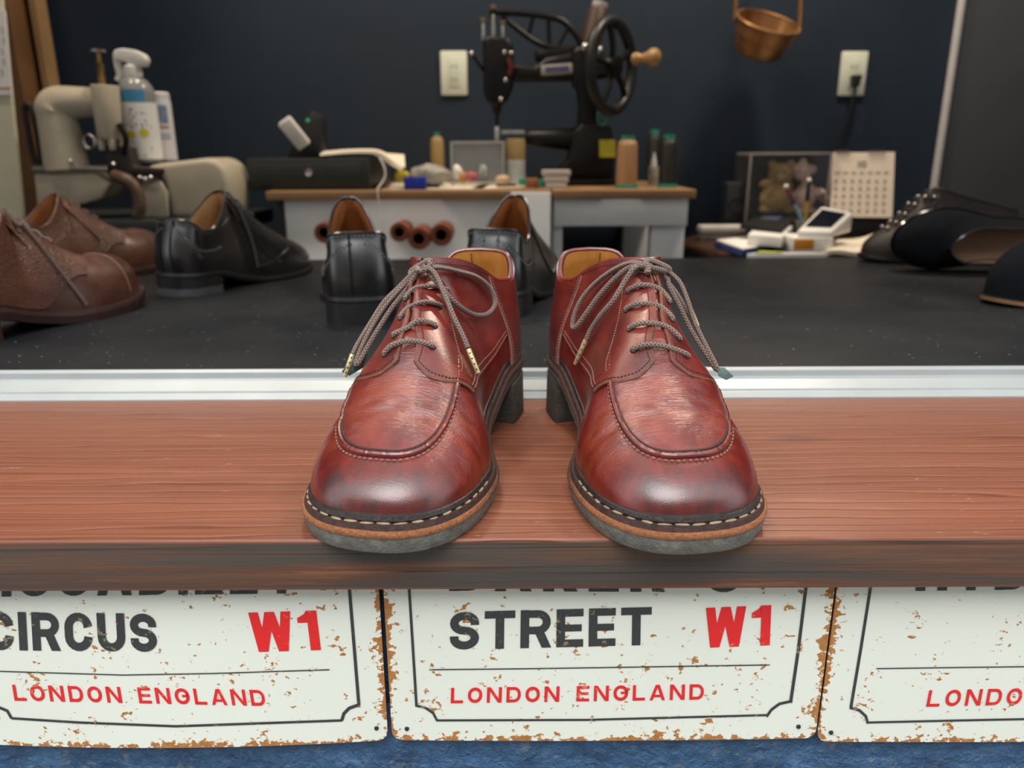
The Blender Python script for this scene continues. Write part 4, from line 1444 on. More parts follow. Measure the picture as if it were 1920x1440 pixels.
def plain_shoe(name, label_, cat, K, m, loc, rot, mats, group=None, brogue=False, facing=False, cap=None, lace_end=None, lace_n=4, heel_two=False, hooks=0, rest=False, counter_piece=True):
    root = thing(name, label_, cat, loc, 0, group)
    root.rotation_euler = rot
    def put(nm, mb, mat, parent=None, **kw):
        return obj(nm, mirror(mb, m), mat, parent or root, **kw)
    zb = K.zb_f
    parts = []
    parts.append(put('outsole', slab(K, -0.0008, 0.0004, zb, lambda y: zb(y) + K.t_out, n=46), mats['sole'], angle=50))
    if K.heel_h > 0.005:
        if heel_two:
            KL = heel_block(K, 0.0004, 0.0, 0.015)
            put('heel', heel_block(K, 0.0002, K.heel_h * 0.42, 0.01), mats['sole'], angle=40)
            lo = heel_block(K, 0.0006, 0.0, 0.01)
            for p in lo.v:
                p.z = min(p.z, K.heel_h * 0.45)
            put('heel_lift', lo, mats['lift'], angle=40)
        else:
            put('heel', heel_block(K, 0.0004, 0.0, 0.01), mats['sole'], angle=40)
    w_ = put('welt', slab(K, 0.0004, -0.0006, lambda y: zb(y) + K.t_out, lambda y: K.z_up(y), n=46), mats['welt'], angle=50)
    vamp = put('vamp', upper_mesh(K, 90, 24), mats['upper2'], weld=2e-5, angle=80)
    lin = MB()
    for side in (1, -1):
        rows = []
        for y in [K.y0 + (min(K.y_t + 0.10, K.L * 0.86) - K.y0) * (i / 30) ** 1.4 for i in range(31)]:
            rows.append([K.P(side, y, 0.02 + 0.975 * j / 18, -0.0022) for j in range(19)])
        lin.grid(rows)
    put('lining', lin, mats['lining'], weld=1e-4)
    put('insole', slab(K, -0.007, -0.007, lambda y: K.z_up(y) - 0.001, lambda y: K.z_up(y) + 0.003, n=40, wall=1), mats['lining'])
    put('top_line', MB().tube(collar_loop(K, 30), 0.0017, 7), mats['upper'])
    if lace_n:
        rows = []
        Ht = K.H(K.y_t)
        for i in range(13):
            v = i / 12
            rows.append([Vector((K.c(K.y_t) * (1 - v) + (0.016 + 0.014 * v) * (2 * j / 10 - 1), K.y_t - 0.004 + 0.040 * v, Ht - 0.003 - 0.058 * v - 0.012 * (2 * j / 10 - 1) ** 2)) for j in range(11)])
        put('tongue', shell(rows, 0, normals=[[Vector((0, -0.6, 0.6))] * 11 for _ in rows], th=0.002), mats['lining'], weld=1e-6)
    yq = K.y_t + 0.075
    if facing:
        for side in (1, -1):
            rows, nr = [], []
            for i in range(41):
                r1, r2 = [], []
                for j in range(25):
                    s_ = j / 24
                    yf = yq - 0.020 * s_ ** 5 + 0.012 * math.sin(PI * s_)
                    y = K.y0 + 0.0003 + (yf - K.y0) * (i / 40) ** 1.1
                    ql = 0.02 if y < K.y_t + 0.01 else 0.02 + 0.40 * sstep(K.y_t + 0.01, K.y_t + 0.07, y)
                    qe = 1.0 if K.g(side, y) > 0.003 else K.fq(side, y, 0.003)
                    q = ql + (qe - ql) * s_
                    r1.append(K.P(side, y, q, 0.0020))
                    r2.append(K.nrm(side, y, q))
                rows.append(r1)
                nr.append(r2)
            qo = put('quarter', shell(rows, 0, normals=nr, th=0.0024), mats['upper'], weld=1e-6, angle=50)
            put('stitching', dashes([rows[39][j] for j in range(25)], 0.002, 0.001, 0.0004), mats['thread'], qo)
    elif counter_piece:
        for side in (1, -1):
            rows, nr = [], []
            for i in range(25):
                y = K.y0 + 0.0003 + (0.070 - K.y0) * (i / 24) ** 1.5
                r1, r2 = [], []
                for j in range(15):
                    q1 = 0.62 - 0.10 * sstep(0.0, 0.03, y) + 0.30 * math.exp(-(y - K.y0) / 0.006)
                    q = min(0.97, q1) * j / 14
                    r1.append(K.P(side, y, q, 0.0016))
                    r2.append(K.nrm(side, y, q))
                rows.append(r1)
                nr.append(r2)
            ho = put('heel_counter', shell(rows, 0, normals=nr, th=0.0018), mats['upper'], weld=1e-6, angle=50)
            if brogue:
                edge = [r[-1] + (r[-2] - r[-1]) * 0.9 for r in rows]
                mb = MB()
                for p in resample(edge, 0.0046):
                    mb.sphere(p, 0.0014, 7, 5)
                put('brogue_punching', mb, mats['punch'], ho)
                put('counter_edge', MB().tube([r[-1] for r in rows], 0.0007, 6), mats['upper'], ho)
    if brogue:
        mb = MB()
        lp = collar_loop(K, 40, q=0.955)
        for p in resample(lp, 0.0050):
            mb.sphere(p, 0.0014, 7, 5)
        put('brogue_punching', mb, mats['punch'], vamp)
        put('back_strap', MB().tube([K.P(1, K.y0 + 0.0005, 0.03 + 0.95 * i / 16, 0.0012) for i in range(17)], 0.0030, 6, flat=0.5), mats['upper'])
        for sd in (1, -1):
            put('facing_seam', MB().tube([K.P(sd, K.y_t - 0.03 + 0.10 * t / 20, 0.80 - 0.62 * sstep(0, 1, t / 20), 0.0008) for t in range(21)], 0.0009, 6), mats['upper'], vamp)
            put('wing_seam', MB().tube([K.P(sd, K.y_t + 0.03 + 0.125 * t / 20, 0.12 + 0.80 * (t / 20) ** 1.6, 0.0006) for t in range(21)], 0.0009, 6), mats['upper'], vamp)
    if cap:
        put('toe_cap_seam', MB().tube([K.P(1, cap + 0.006 * (1 - q / 30), 0.08 + 0.92 * q / 30, 0.0006) for q in range(31)] + [K.P(-1, cap + 0.006 * q / 30, 1.0 - 0.92 * q / 30, 0.0006) for q in range(1, 31)], 0.0011, 6), mats['seam'] if 'seam' in mats else mats['upper2'], vamp)
    # lacing
    for i in range(lace_n):
        y = K.y_t + 0.012 + 0.0145 * i
        pts = [K.X(-0.011 + 0.022 * t / 6, y, 0.0028 + 0.0016 * math.sin(PI * t / 6)) for t in range(7)]
        o = obj('lace_bar', mirror(MB().tube(resample(spline(pts, 4), 0.002), 0.0017, 7, uv=True), m), mats['lace'], root, recalc=False)
    if lace_end:
        for le in lace_end:
            pts = [K.X(*e_) if len(e_) == 3 else K.P(*e_) for e_ in le]
            obj('lace_end', mirror(MB().tube(resample(spline(pts, 8), 0.002), 0.0019, 7, uv=True), m), mats['lace'], root, recalc=False)
    hk = None
    for i in range(hooks):
        for sd in (1, -1):
            y = K.y_t + 0.004 + 0.0145 * i
            p = K.X(sd * 0.010, y, 0.0035)
            if hk is None:
                hk = put('lace_hook', MB().sphere((0, 0, 0), (0.0042, 0.0042, 0.0036), 10, 8), M_METAL)
                hk.location = (p.x * m, p.y, p.z)
            else:
                h2 = hk.copy()
                COL.objects.link(h2)
                h2.parent = root
                h2.location = (p.x * m, p.y, p.z)
    if rest:
        R = root.rotation_euler.to_matrix()
        lo = min((R @ v_.co).z for c in root.children for v_ in c.data.vertices)
        root.location.z = loc[2] - lo
    return root

RIDGE0 = ((0.0, 0.0), (0.06, 0.004), (0.12, 0.008), (0.20, 0.003), (0.30, 0.0))
K_OX = Last(L=0.300, out=((0.036, 0.0425), (0.110, 0.040), (0.200, 0.058)), inn=((0.036, 0.0415), (0.115, 0.034), (0.210, 0.053)), heel_h=0.024, spring=0.008, t_out=0.005, t_mid=0.001, t_welt=0.003, ins=0.005, ins_heel=0.003, ridge=RIDGE0, ntoe=2.2,
            top=((0.0, 0.108), (0.012, 0.105), (0.042, 0.089), (0.060, 0.091), (0.086, 0.114), (0.103, 0.134), (0.112, 0.1415), (0.135, 0.126), (0.18, 0.094), (0.22, 0.070), (0.26, 0.054), (0.30, 0.044)), y_t=0.112, ytoe=0.242, g_k=0.84, g_p=4.6, bulge=1.10)
BLK = dict(sole=M_HEEL_BK, lift=M_HEEL_GR, welt=M_HEEL_BK, upper=M_BLACK, upper2=M_BLACK, lining=M_TAN_L, thread=M_STITCH_D, punch=M('punch_grey', (0.075, 0.075, 0.078), 0.5), lace=M_LACE_BK)
BLK2 = dict(BLK, lining=M_PALE_L)
plain_shoe('brogue_shoe', 'black wingtip brogue seen from its heel, behind the left cherry shoe', 'shoe', K_OX, -1, (-0.176, 0.892, ZC), (0, 0, math.radians(11)), BLK, 'black brogues on the counter', brogue=True)
plain_shoe('brogue_shoe', 'black wingtip brogue partly hidden behind the gap between the cherry shoes', 'shoe', K_OX, 1, (-0.028, 0.925, ZC), (0, 0, math.radians(-13)), BLK, 'black brogues on the counter', brogue=True)
plain_shoe('brogue_shoe', 'black wingtip brogue with pale lining, next to the brown shoes, heel toward the window', 'shoe', K_OX, 1, (-0.490, 1.09, ZC), (0, 0, math.radians(-24)), BLK2, 'black brogues on the counter', brogue=True, heel_two=True,
           lace_end=[[(0.002, 0.122, 0.004), (1, 0.128, 0.85, 0.004), (1, 0.132, 0.6, 0.003), (1, 0.136, 0.35, 0.003), (1, 0.139, 0.10, 0.003)]])
K_BR = Last(L=0.298, out=((0.036, 0.0375), (0.110, 0.036), (0.200, 0.056)), inn=((0.036, 0.0365), (0.115, 0.031), (0.210, 0.052)), heel_h=0.024, spring=0.010, t_out=0.009, t_mid=0.001, t_welt=0.004, ins=0.006, ins_heel=0.003, ridge=RIDGE0, ntoe=2.25,
            top=((0.0, 0.108), (0.012, 0.105), (0.042, 0.092), (0.062, 0.097), (0.084, 0.113), (0.100, 0.131), (0.108, 0.1365), (0.135, 0.117), (0.165, 0.095), (0.19, 0.081), (0.22, 0.073), (0.255, 0.071), (0.298, 0.066)), y_t=0.108, ytoe=0.238, g_k=0.85, g_p=4.0)
BRN = dict(sole=M_SOLE_BR, lift=M_SOLE_BR, welt=M_SOLE_BR, upper=M_BROWN_P, upper2=M_BROWN, lining=M_TAN_L, thread=M_STITCH_D, punch=M_STITCH_D, lace=M_LACE_TN, seam=M('cap_seam_pale', (0.16, 0.085, 0.055), 0.5))
plain_shoe('derby_shoe', 'brown pebbled derby at the left edge with a lace trailing down its side', 'shoe', K_BR, 1, (-0.612, 0.775, ZC), (0, 0, math.radians(-17)), BRN, 'brown derby shoes on the counter', facing=True, cap=0.238,
           lace_end=[[(0.0, 0.112, 0.006), (0.008, 0.118, 0.007), (1, 0.126, 0.80, 0.005), (1, 0.138, 0.62, 0.004), (1, 0.150, 0.42, 0.004), (1, 0.163, 0.20, 0.004), (1, 0.170, 0.06, 0.005)]])
plain_shoe('derby_shoe', 'brown pebbled derby standing behind its mate, in front of the cream machine', 'shoe', K_BR, -1, (-0.735, 1.12, ZC), (0, 0, math.radians(-21)), BRN, 'brown derby shoes on the counter', facing=True, cap=0.238)

# at the right: a tipped pump, a suede slipper and a hooked boot
K_PUMP = Last(L=0.272, out=((0.030, 0.037), (0.100, 0.040), (0.185, 0.055)), inn=((0.030, 0.036), (0.100, 0.036), (0.190, 0.050)), heel_h=0.014, spring=0.004, t_out=0.003, t_mid=0.0005, t_welt=0.0015, ins=0.003, ins_heel=0.002, ridge=((0.0, 0.0), (0.3, 0.0)), ntoe=2.0, heel_len=0.05,
              top=((0.0, 0.086), (0.02, 0.082), (0.08, 0.062), (0.14, 0.055), (0.19, 0.062), (0.215, 0.058), (0.272, 0.044)), y_t=0.196, ytoe=0.212, g_k=0.92, bulge=1.03, lean=0.004)
M_PATENT = M('black_patent', (0.006, 0.006, 0.007), 0.12, var=0.2, coat=1.0)
M_BEIGE = M('beige_insole', (0.30, 0.19, 0.125), 0.6, var=0.12, vscale=25)
PMP = dict(sole=M('tan_leather_sole', (0.30, 0.17, 0.08), 0.45, var=0.2, vscale=60), lift=M_HEEL_BK, welt=M_PATENT, upper=M_PATENT, upper2=M_SUEDE, lining=M_BEIGE, thread=M_STITCH_D, punch=M_STITCH_D, lace=M_LACE_BK)
plain_shoe('pump_shoe', 'black pump tipped on its side, beige inside facing the window', 'shoe', K_PUMP, 1, (0.912, 1.300, ZC + 0.0002), (0, math.radians(-97), math.radians(86)), PMP, lace_n=0, rest=True, counter_piece=False)
K_SLIP = Last(L=0.27, out=((0.030, 0.036), (0.100, 0.037), (0.185, 0.050)), inn=((0.030, 0.035), (0.100, 0.033), (0.190, 0.046)), heel_h=0.010, spring=0.006, t_out=0.005, t_mid=0.0005, t_welt=0.002, ins=0.003, ins_heel=0.002, ridge=((0.0, 0.0), (0.3, 0.0)), ntoe=2.1, heel_len=0.05,
              top=((0.0, 0.090), (0.05, 0.078), (0.10, 0.084), (0.15, 0.098), (0.19, 0.092), (0.22, 0.082), (0.27, 0.062)), y_t=0.150, ytoe=0.215, g_k=0.85)
plain_shoe('suede_slipper', 'black suede slipper with tan sole at the right photo edge', 'shoe', K_SLIP, -1, (0.895, 1.04, ZC), (0, 0, math.radians(97)), dict(PMP, welt=M_SUEDE, upper=M_SUEDE), lace_n=0, counter_piece=False)
K_BOOT = Last(L=0.285, out=((0.036, 0.036), (0.110, 0.034), (0.200, 0.048)), inn=((0.036, 0.035), (0.115, 0.030), (0.205, 0.045)), heel_h=0.016, spring=0.006, t_out=0.005, t_mid=0.001, t_welt=0.003, ins=0.004, ins_heel=0.003, ridge=((0.0, 0.0), (0.3, 0.0)), ntoe=2.1,
              top=((0.0, 0.090), (0.06, 0.102), (0.12, 0.118), (0.165, 0.130), (0.182, 0.120), (0.215, 0.082), (0.24, 0.060), (0.285, 0.044)), y_t=0.165, ytoe=0.235, g_k=0.75, k_step=0.45)
M_BOOT = mat_leather('dark_oxblood_boot', (0.008, 0.004, 0.004), (0.014, 0.007, 0.006), (0.022, 0.011, 0.010), None, rough=0.6, coat=0.0, wrinkle=1.2)
plain_shoe('hook_boot', 'dark brown ankle boot with rows of metal lace hooks behind the pump', 'boot', K_BOOT, -1, (0.925, 1.425, ZC), (0, 0, math.radians(90)), dict(PMP, sole=M_HEEL_BK, welt=M_HEEL_BK, upper=M_BOOT, upper2=M_BOOT, lining=M_BOOT), lace_n=4, hooks=6, counter_piece=False)
# ------------------------------------------------------------------ work room behind the counter
V3 = Vector
def wbox(px0, py0, px1, py1, Y, depth, zbot=None):
    """axis-aligned box whose front face spans the given picture rectangle at distance Y"""
    xm, ym = (px0 + px1) / 2, (py0 + py1) / 2
    x0, x1 = at(px0, ym, Y).x, at(px1, ym, Y).x
    zt, zb = at(xm, py0, Y).z, at(xm, py1, Y).z
    if zbot is not None:
        zb = zbot
    return V3((x0, Y, zb)), V3((x1, Y + depth, zt))
def bx(mb, lo, hi, m=0):
    return mb.box((lo + hi) / 2, hi - lo, None, m)
def base_of(lo, hi):
    return ((lo.x + hi.x) / 2, (lo.y + hi.y) / 2, lo.z)
def boxpart(name, root, lo, hi, mat, bevel=0.002, parent=None):
    return obj(name, bx(MB(), lo, hi), mat, parent or root, bevel=bevel, local=WM(root))
def px_r(rpx, p):
    """radius in metres of rpx picture pixels at point p"""
    d = (CAM_R.transposed() @ (V3(p) - CAM))
    return rpx * -d.z / FPX

ZT = Z0 + 0.139
M_WOODTOP = M('beech_table_top', (0.30, 0.175, 0.085), 0.45, var=0.15, vscale=12, bmp=0.05)
M_WHITE = M('white_melamine', (0.82, 0.86, 0.89), 0.4, var=0.04, vscale=6)
M_BLACKP = M('black_plastic', (0.013, 0.014, 0.015), 0.45, var=0.2)
M_IRON = M('black_japanned_iron', (0.004, 0.004, 0.0045), 0.38, var=0.3, spec=0.35)
M_CHROME = M('worn_chrome', (0.60, 0.60, 0.58), 0.22, metal=1.0, var=0.1)
M_PAPER = M('cream_paper', (0.82, 0.75, 0.61), 0.8, var=0.06, vscale=30)
M_WPAPER = M('white_paper', (0.86, 0.85, 0.82), 0.8, var=0.04, vscale=30)
M_GREEN = M('teal_green_plastic', (0.02, 0.28, 0.19), 0.4, var=0.1)
M_YEL = M('yellow_plastic', (0.62, 0.52, 0.06), 0.5, var=0.15, vscale=60)
M_BEIGE_M = M('beige_machine_enamel', (0.46, 0.41, 0.32), 0.42, var=0.07, vscale=25)

# desks
xa, xb, xc_ = at(498, 365, 1.65).x, at(1036, 365, 1.65).x, at(1306, 362, 1.65).x
d1 = thing('desk', 'white desk with beech top below the black cash drawer', 'desk', ((xa + xb) / 2, 1.9, 0))
W_ = WM(d1)
boxpart('desk_top', d1, V3((xa, 1.65, ZT - 0.018)), V3((xb - 0.002, 2.16, ZT)), M_WOODTOP, 0.002)
boxpart('front_panel', d1, V3((xa + 0.03, 1.675, 0.28)), V3((xb - 0.085, 1.69, ZT - 0.0185)), M_WHITE, 0.001)
boxpart('low_shelf', d1, V3((xa + 0.03, 1.56, ZT - 0.205)), V3((at(950, 450, 1.60).x, 1.674, ZT - 0.19)), M_WHITE, 0.001)
for xx in (xa + 0.015, xb - 0.10):
    boxpart('side_panel', d1, V3((xx, 1.676, 0)), V3((xx + 0.014, 2.14, ZT - 0.0185)), M_WHITE if xx > xa + 0.1 else M_BLACKP, 0.001)
d2 = thing('desk', 'narrow white desk with beech top under the black sewing machine', 'desk', ((xb + xc_) / 2, 1.9, 0))
boxpart('desk_top', d2, V3((xb + 0.001, 1.65, ZT - 0.018)), V3((xc_, 2.16, ZT)), M_WOODTOP, 0.002)
boxpart('apron', d2, V3((xb + 0.004, 1.667, ZT - 0.075)), V3((xc_ - 0.012, 1.682, ZT - 0.0185)), M_WHITE, 0.001)
for xx, w in ((xb + 0.004, 0.02), (xc_ - 0.085, 0.072)):
    boxpart('leg', d2, V3((xx, 1.683, 0)), V3((xx + w, 1.72, ZT - 0.0185)), M_WHITE, 0.001)
    boxpart('leg', d2, V3((xx, 2.09, 0)), V3((xx + w, 2.13, ZT - 0.0185)), M_WHITE, 0.001)
up = thing('upright_panel', 'white upright board standing against the desk edges', 'panel', ((at(1000, 365, 1.64).x), 1.635, 0))
boxpart('board', up, V3((at(958, 400, 1.628).x, 1.628, 0)), V3((at(1032, 400, 1.628).x, 1.646, at(1000, 361, 1.628).z)), M_WHITE, 0.001)

# rolled brown leather tubes lying under the desk, mouths toward the window
M_ROLL = M('rust_brown_leather_roll', (0.20, 0.055, 0.022), 0.6, var=0.25, vscale=60)
M_ROLL_IN = M('dark_roll_inside', (0.05, 0.016, 0.010), 0.8)
for (px, py, r, lab) in ((607, 437, 19, 'rust brown leather roll left of the central black brogue'), (748, 436, 18, 'rust brown leather roll half hidden behind the central black brogue'), (785, 448, 21, 'rust brown leather roll, lowest, in the white shelf'), (827, 441, 21, 'rust brown leather roll right of the others on the white shelf')):
    c = at(px, py, 1.585)
    R_ = px_r(r, c)
    c.z = max(c.z, ZT - 0.19 + R_)
    t = thing('leather_roll', lab, 'leather roll', (c.x, c.y, c.z - R_), 0, 'leather rolls under the desk')
    rx = Matrix.Rotation(-PI / 2, 3, 'X')
    obj('tube', MB().lathe([(R_ * 0.52, 0.001), (R_ * 0.62, 0.0), (R_ * 0.95, 0.001), (R_, 0.004), (R_ * 0.95, 0.085), (R_ * 0.5, 0.085)], c, 26, rx, cap=False), M_ROLL, t, local=WM(t))
    obj('bore', MB().lathe([(R_ * 0.54, 0.0012), (R_ * 0.45, 0.07), (0.0005, 0.07)], c, 22, rx, cap=False), M_ROLL_IN, t, local=WM(t))

# cash drawer with papers and a payment terminal on it
lo, hi = wbox(464, 297, 692, 355, 1.70, 0.30, ZT)
cdw = thing('cash_drawer', 'black metal cash drawer with a round chrome lock', 'cash drawer', base_of(lo, hi))
M_CDW = M('dark_grey_drawer', (0.022, 0.026, 0.026), 0.5, var=0.1)
boxpart('body', cdw, lo, hi, M_CDW, 0.003)
ins = V3((0.012, 0, 0.008))
fr = boxpart('drawer_front', cdw, V3((lo.x + 0.016, lo.y - 0.003, lo.z + 0.008)), V3((hi.x - 0.016, lo.y + 0.004, hi.z - 0.011)), M_CDW, 0.0015)
lk = at(579, 323, 1.696)
obj('lock', MB().lathe([(0.0, 0.004), (0.0032, 0.004), (0.0036, 0.002), (0.0078, 0.0035), (0.0085, 0.0)], lk, 20, Matrix.Rotation(PI / 2, 3, 'X'), cap=False), M_CHROME, cdw, parent if False else None) if False else obj('lock', MB().lathe([(0.0, 0.003), (0.0030, 0.003), (0.0034, 0.0015), (0.0078, 0.0035), (0.0086, 0.0)], lk, 20, Matrix.Rotation(PI / 2, 3, 'X'), cap=False), M_CHROME, fr, local=WM(cdw))
ZD = hi.z
a = at(552, 250, 1.80)
t = thing('payment_terminal', 'white handheld reader leaning in a black stand on the cash drawer', 'card reader', (a.x, 1.82, ZD))
Rm = Matrix.Rotation(math.radians(-33), 3, 'Y') @ Matrix.Rotation(math.radians(20), 3, 'X')
obj('reader', MB().box(a, (0.032, 0.022, 0.070), Rm), M('reader_white', (0.72, 0.70, 0.66), 0.4), t, bevel=0.004, local=WM(t))
b_ = at(580, 245, 1.84)
st = MB().prism([V3((b_.x - 0.055, 1.83, ZD)), V3((b_.x + 0.03, 1.83, ZD)), V3((b_.x + 0.034, 1.83, b_.z + 0.030)), V3((b_.x + 0.012, 1.83, b_.z + 0.042)), V3((b_.x - 0.012, 1.83, b_.z + 0.022))], (0, 0.045, 0))
so = obj('stand', st, M_BLACKP, t, bevel=0.004, local=WM(t))
led = at(577, 226, 1.829)
obj('status_light', MB().sphere(led, (0.004, 0.002, 0.004), 10, 8), M('green_led', (0.01, 0.30, 0.12), 0.4, emit=0.3), so, local=WM(t))
# papers drooping off the drawer
rows = []
for j in range(9):
    v = j / 8
    row = []
    for i in range(15):
        u = i / 14
        p = at(572 + 182 * u, 0, 1.0)
        y = 1.73 + 0.17 * v - 0.02 * u
        x = at(600 + 152 * u, 285, y).x
        z = ZD + 0.006 + 0.005 * math.sin(PI * u) + 0.004 * math.sin(v * 5) - 0.030 * sstep(0.62, 1.0, u) * (1.0 - v)
        row.append(V3((x, y, z)))
    rows.append(row)
pm = thing('paper_sheaf', 'cream papers drooping over the right end of the cash drawer', 'papers', tuple(rows[0][5]))
for k in range(3):
    r2 = [[p + V3((0.003 * k, 0.004 * k, 0.0022 * k)) for p in r] for r in rows]
    nn = [[V3((0, 0, 1))] * 15 for _ in r2]
    obj('sheet', shell(r2, 0, normals=nn, th=0.0012), M_PAPER, pm, weld=1e-6, local=WM(pm), angle=60)
cb = spline([at(712, 296, 1.71), at(720, 312, 1.69), at(722, 330, 1.68), at(714, 346, 1.665), at(708, 357, 1.645), at(712, 392, 1.640)], 8)
tag(obj('white_cable', MB().tube(cb, 0.0015, 8), M('white_cord', (0.62, 0.61, 0.58), 0.5)), 'white cable hanging down beside the cash drawer', 'cable')

# sewing clutter on the desk
def spool(name, lab, px, py0, py1, rpx, mat, cap_mat, base=True, group='thread spools on the desk', cone=0.92, top_r=0.62, tz=None):
    p = at_z(px, py1, ZT)
    r = px_r(rpx, p)
    h = (at(px, py0, p.y).z - ZT)
    p = V3((p.x, p.y + r, ZT))
    t = thing(name, lab, 'thread spool', tuple(p), 0, group)
    obj('thread', MB().lathe([(r * 0.98, 0.07 * h), (r, 0.12 * h), (r * cone, 0.80 * h), (r * 0.80, 0.90 * h), (r * 0.45, 0.93 * h)], p, 28), mat, t, local=WM(t), angle=60)
    obj('cap', MB().lathe([(r * 0.42, 0.90 * h), (r * top_r, 0.925 * h), (r * top_r, h), (r * 0.4, h)], p, 22), cap_mat, t, local=WM(t))
    if base:
        obj('foot', MB().lathe([(r * 1.05, 0.0), (r * 1.12, 0.02 * h), (r * 1.08, 0.065 * h), (r * 0.8, 0.075 * h)], p, 24), cap_mat, t, local=WM(t))
    return t
def mat_thread(name, col):
    m, nt, b = new_mat(name)
    w = N(nt, 'ShaderNodeTexWave', bands_direction='Z')
    w.inputs['Scale'].default_value = 190.0
    w.inputs['Distortion'].default_value = 0.4
    nt.links.new(coords(nt), w.inputs['Vector'])
    nt.links.new(mix(nt, w.outputs['Fac'], tuple(c * 0.7 for c in col), tuple(min(1, c * 1.15) for c in col)), b.inputs['Base Color'])
    b.inputs['Roughness'].default_value = 0.5
    b.inputs['Sheen Weight'].default_value = 0.04
    bump(nt, b, w.outputs['Fac'], 0.4, 0.0006)
    return m
M_T_TAN, M_T_BLK, M_T_GOLD, M_T_BRN = mat_thread('tan_thread', (0.44, 0.24, 0.105)), mat_thread('black_thread', (0.008, 0.008, 0.009)), mat_thread('gold_thread', (0.36, 0.24, 0.08)), mat_thread('dark_brown_thread', (0.060, 0.022, 0.013))
spool('thread_spool', 'tall tan thread cone with green foot at the desk right end', 1177, 254, 353, 20, M_T_TAN, M_GREEN)
spool('thread_spool', 'black thread cone with green ends, rightmost on the desk', 1254, 252, 352, 17, M_T_BLK, M_GREEN)
spool('thread_spool', 'black thread cone with green cap behind the clear glue bottle', 1226, 243, 340, 14, M_T_BLK, M_GREEN, base=False)
spool('thread_spool', 'gold thread cone standing left of the clear plastic box', 821, 248, 340, 15, M_T_GOLD, M_GREEN, base=False, cone=0.97)
p = at_z(1224, 347, ZT)
gb = thing('glue_bottle', 'clear glue bottle with pointed white nozzle between the black spools', 'bottle', tuple(p))
M_CLEARP = M('cloudy_clear_plastic', (0.70, 0.72, 0.68), 0.25, var=0.05, trans=0.75)
h = at(1224, 286, p.y).z - ZT
r = px_r(10, p)
obj('bottle_body', MB().lathe([(r, 0), (r, 0.5 * h), (r * 0.9, 0.56 * h), (r * 0.5, 0.62 * h)], p, 20), M_CLEARP, gb, local=WM(gb))
obj('glue', MB().lathe([(r * 0.9, 0.01 * h), (r * 0.9, 0.26 * h)], p, 20), M('yellowish_glue', (0.42, 0.36, 0.20), 0.3), gb, local=WM(gb))
obj('nozzle', MB().lathe([(r * 0.62, 0.62 * h), (r * 0.5, 0.72 * h), (r * 0.12, h)], p, 18), M('nozzle_white', (0.68, 0.70, 0.74), 0.4), gb, local=WM(gb))
# clear box with bits
lo, hi = wbox(845, 265, 946, 332, 1.86, 0.09, ZT)
pb = thing('plastic_box', 'clear upright plastic lid standing behind sewing clutter', 'box', base_of(lo, hi))
M_CASE = M('greyish_clear_acrylic', (0.45, 0.48, 0.50), 0.15, var=0.03, alpha=0.32)
boxpart('pane', pb, V3((lo.x, lo.y, lo.z)), V3((hi.x, lo.y + 0.003, hi.z)), M_CASE, 0.0006)
for q0, q1 in (((lo.x, lo.z), (lo.x + 0.005, hi.z)), ((hi.x - 0.005, lo.z), (hi.x, hi.z)), ((lo.x, hi.z - 0.005), (hi.x, hi.z))):
    boxpart('rim', pb, V3((q0[0], lo.y - 0.004, q0[1])), V3((q1[0], lo.y + 0.03, q1[1])), M('acrylic_rim', (0.46, 0.47, 0.46), 0.3, alpha=0.6), 0.001)
rnd = random.Random(11)
def pebble(name, lab, cat, px, py, rx, ry, Y, mat, group=None, ph=None, seed=0, zb=None):
    c = at(px, py, Y)
    a, b2 = px_r(rx, c), px_r(ry, c)
    zb = ZT if zb is None else zb
    c.z = max(c.z, zb + b2 * 0.93)
    mb = MB().sphere(c, (a, a * 0.8, b2), 18, 12)
    for i, q in enumerate(mb.v):
        n_ = noise.noise(q * 60 + V3((seed, 0, 0)))
        mb.v[i] = q + (q - c) * 0.28 * n_
        mb.v[i].z = max(mb.v[i].z, zb + 0.0005)
    return tag(obj(name, mb, mat), lab, cat, group)
M_BAG = M('cloudy_plastic_bag', (0.34, 0.33, 0.29), 0.35, var=0.25, vscale=60, bmp=0.8, bscale=90)
pebble('plastic_bag', 'crumpled cloudy plastic bag in front of the gold spool', 'bag', 806, 328, 38, 19, 1.78, M_BAG, seed=2)
pebble('yellow_cloth', 'small yellow cloth behind the blue tray', 'cloth', 752, 330, 16, 11, 1.80, M_YEL, seed=5)
lo, hi = wbox(757, 333, 797, 352, 1.70, 0.035, ZT)
bt = thing('blue_tray', 'small bright blue plastic tray on the desk edge', 'tray', base_of(lo, hi))
M_BLUE = M('bright_blue_plastic', (0.012, 0.030, 0.40), 0.45, var=0.1)
boxpart('tray_bottom', bt, lo, V3((hi.x, hi.y, lo.z + 0.003)), M_BLUE, 0.0006)
for q0, q1 in ((V3((lo.x, lo.y, lo.z)), V3((hi.x, lo.y + 0.002, hi.z))), (V3((lo.x, hi.y - 0.002, lo.z)), V3((hi.x, hi.y, hi.z))), (V3((lo.x, lo.y, lo.z)), V3((lo.x + 0.002, hi.y, hi.z))), (V3((hi.x - 0.002, lo.y, lo.z)), V3((hi.x, hi.y, hi.z)))):
    boxpart('tray_wall', bt, q0, q1, M_BLUE, 0.0004)
sc = at_z(800, 353, ZT)
scs = thing('scissors', 'black handled scissors lying at the desk edge', 'scissors', (sc.x, sc.y + 0.02, ZT))
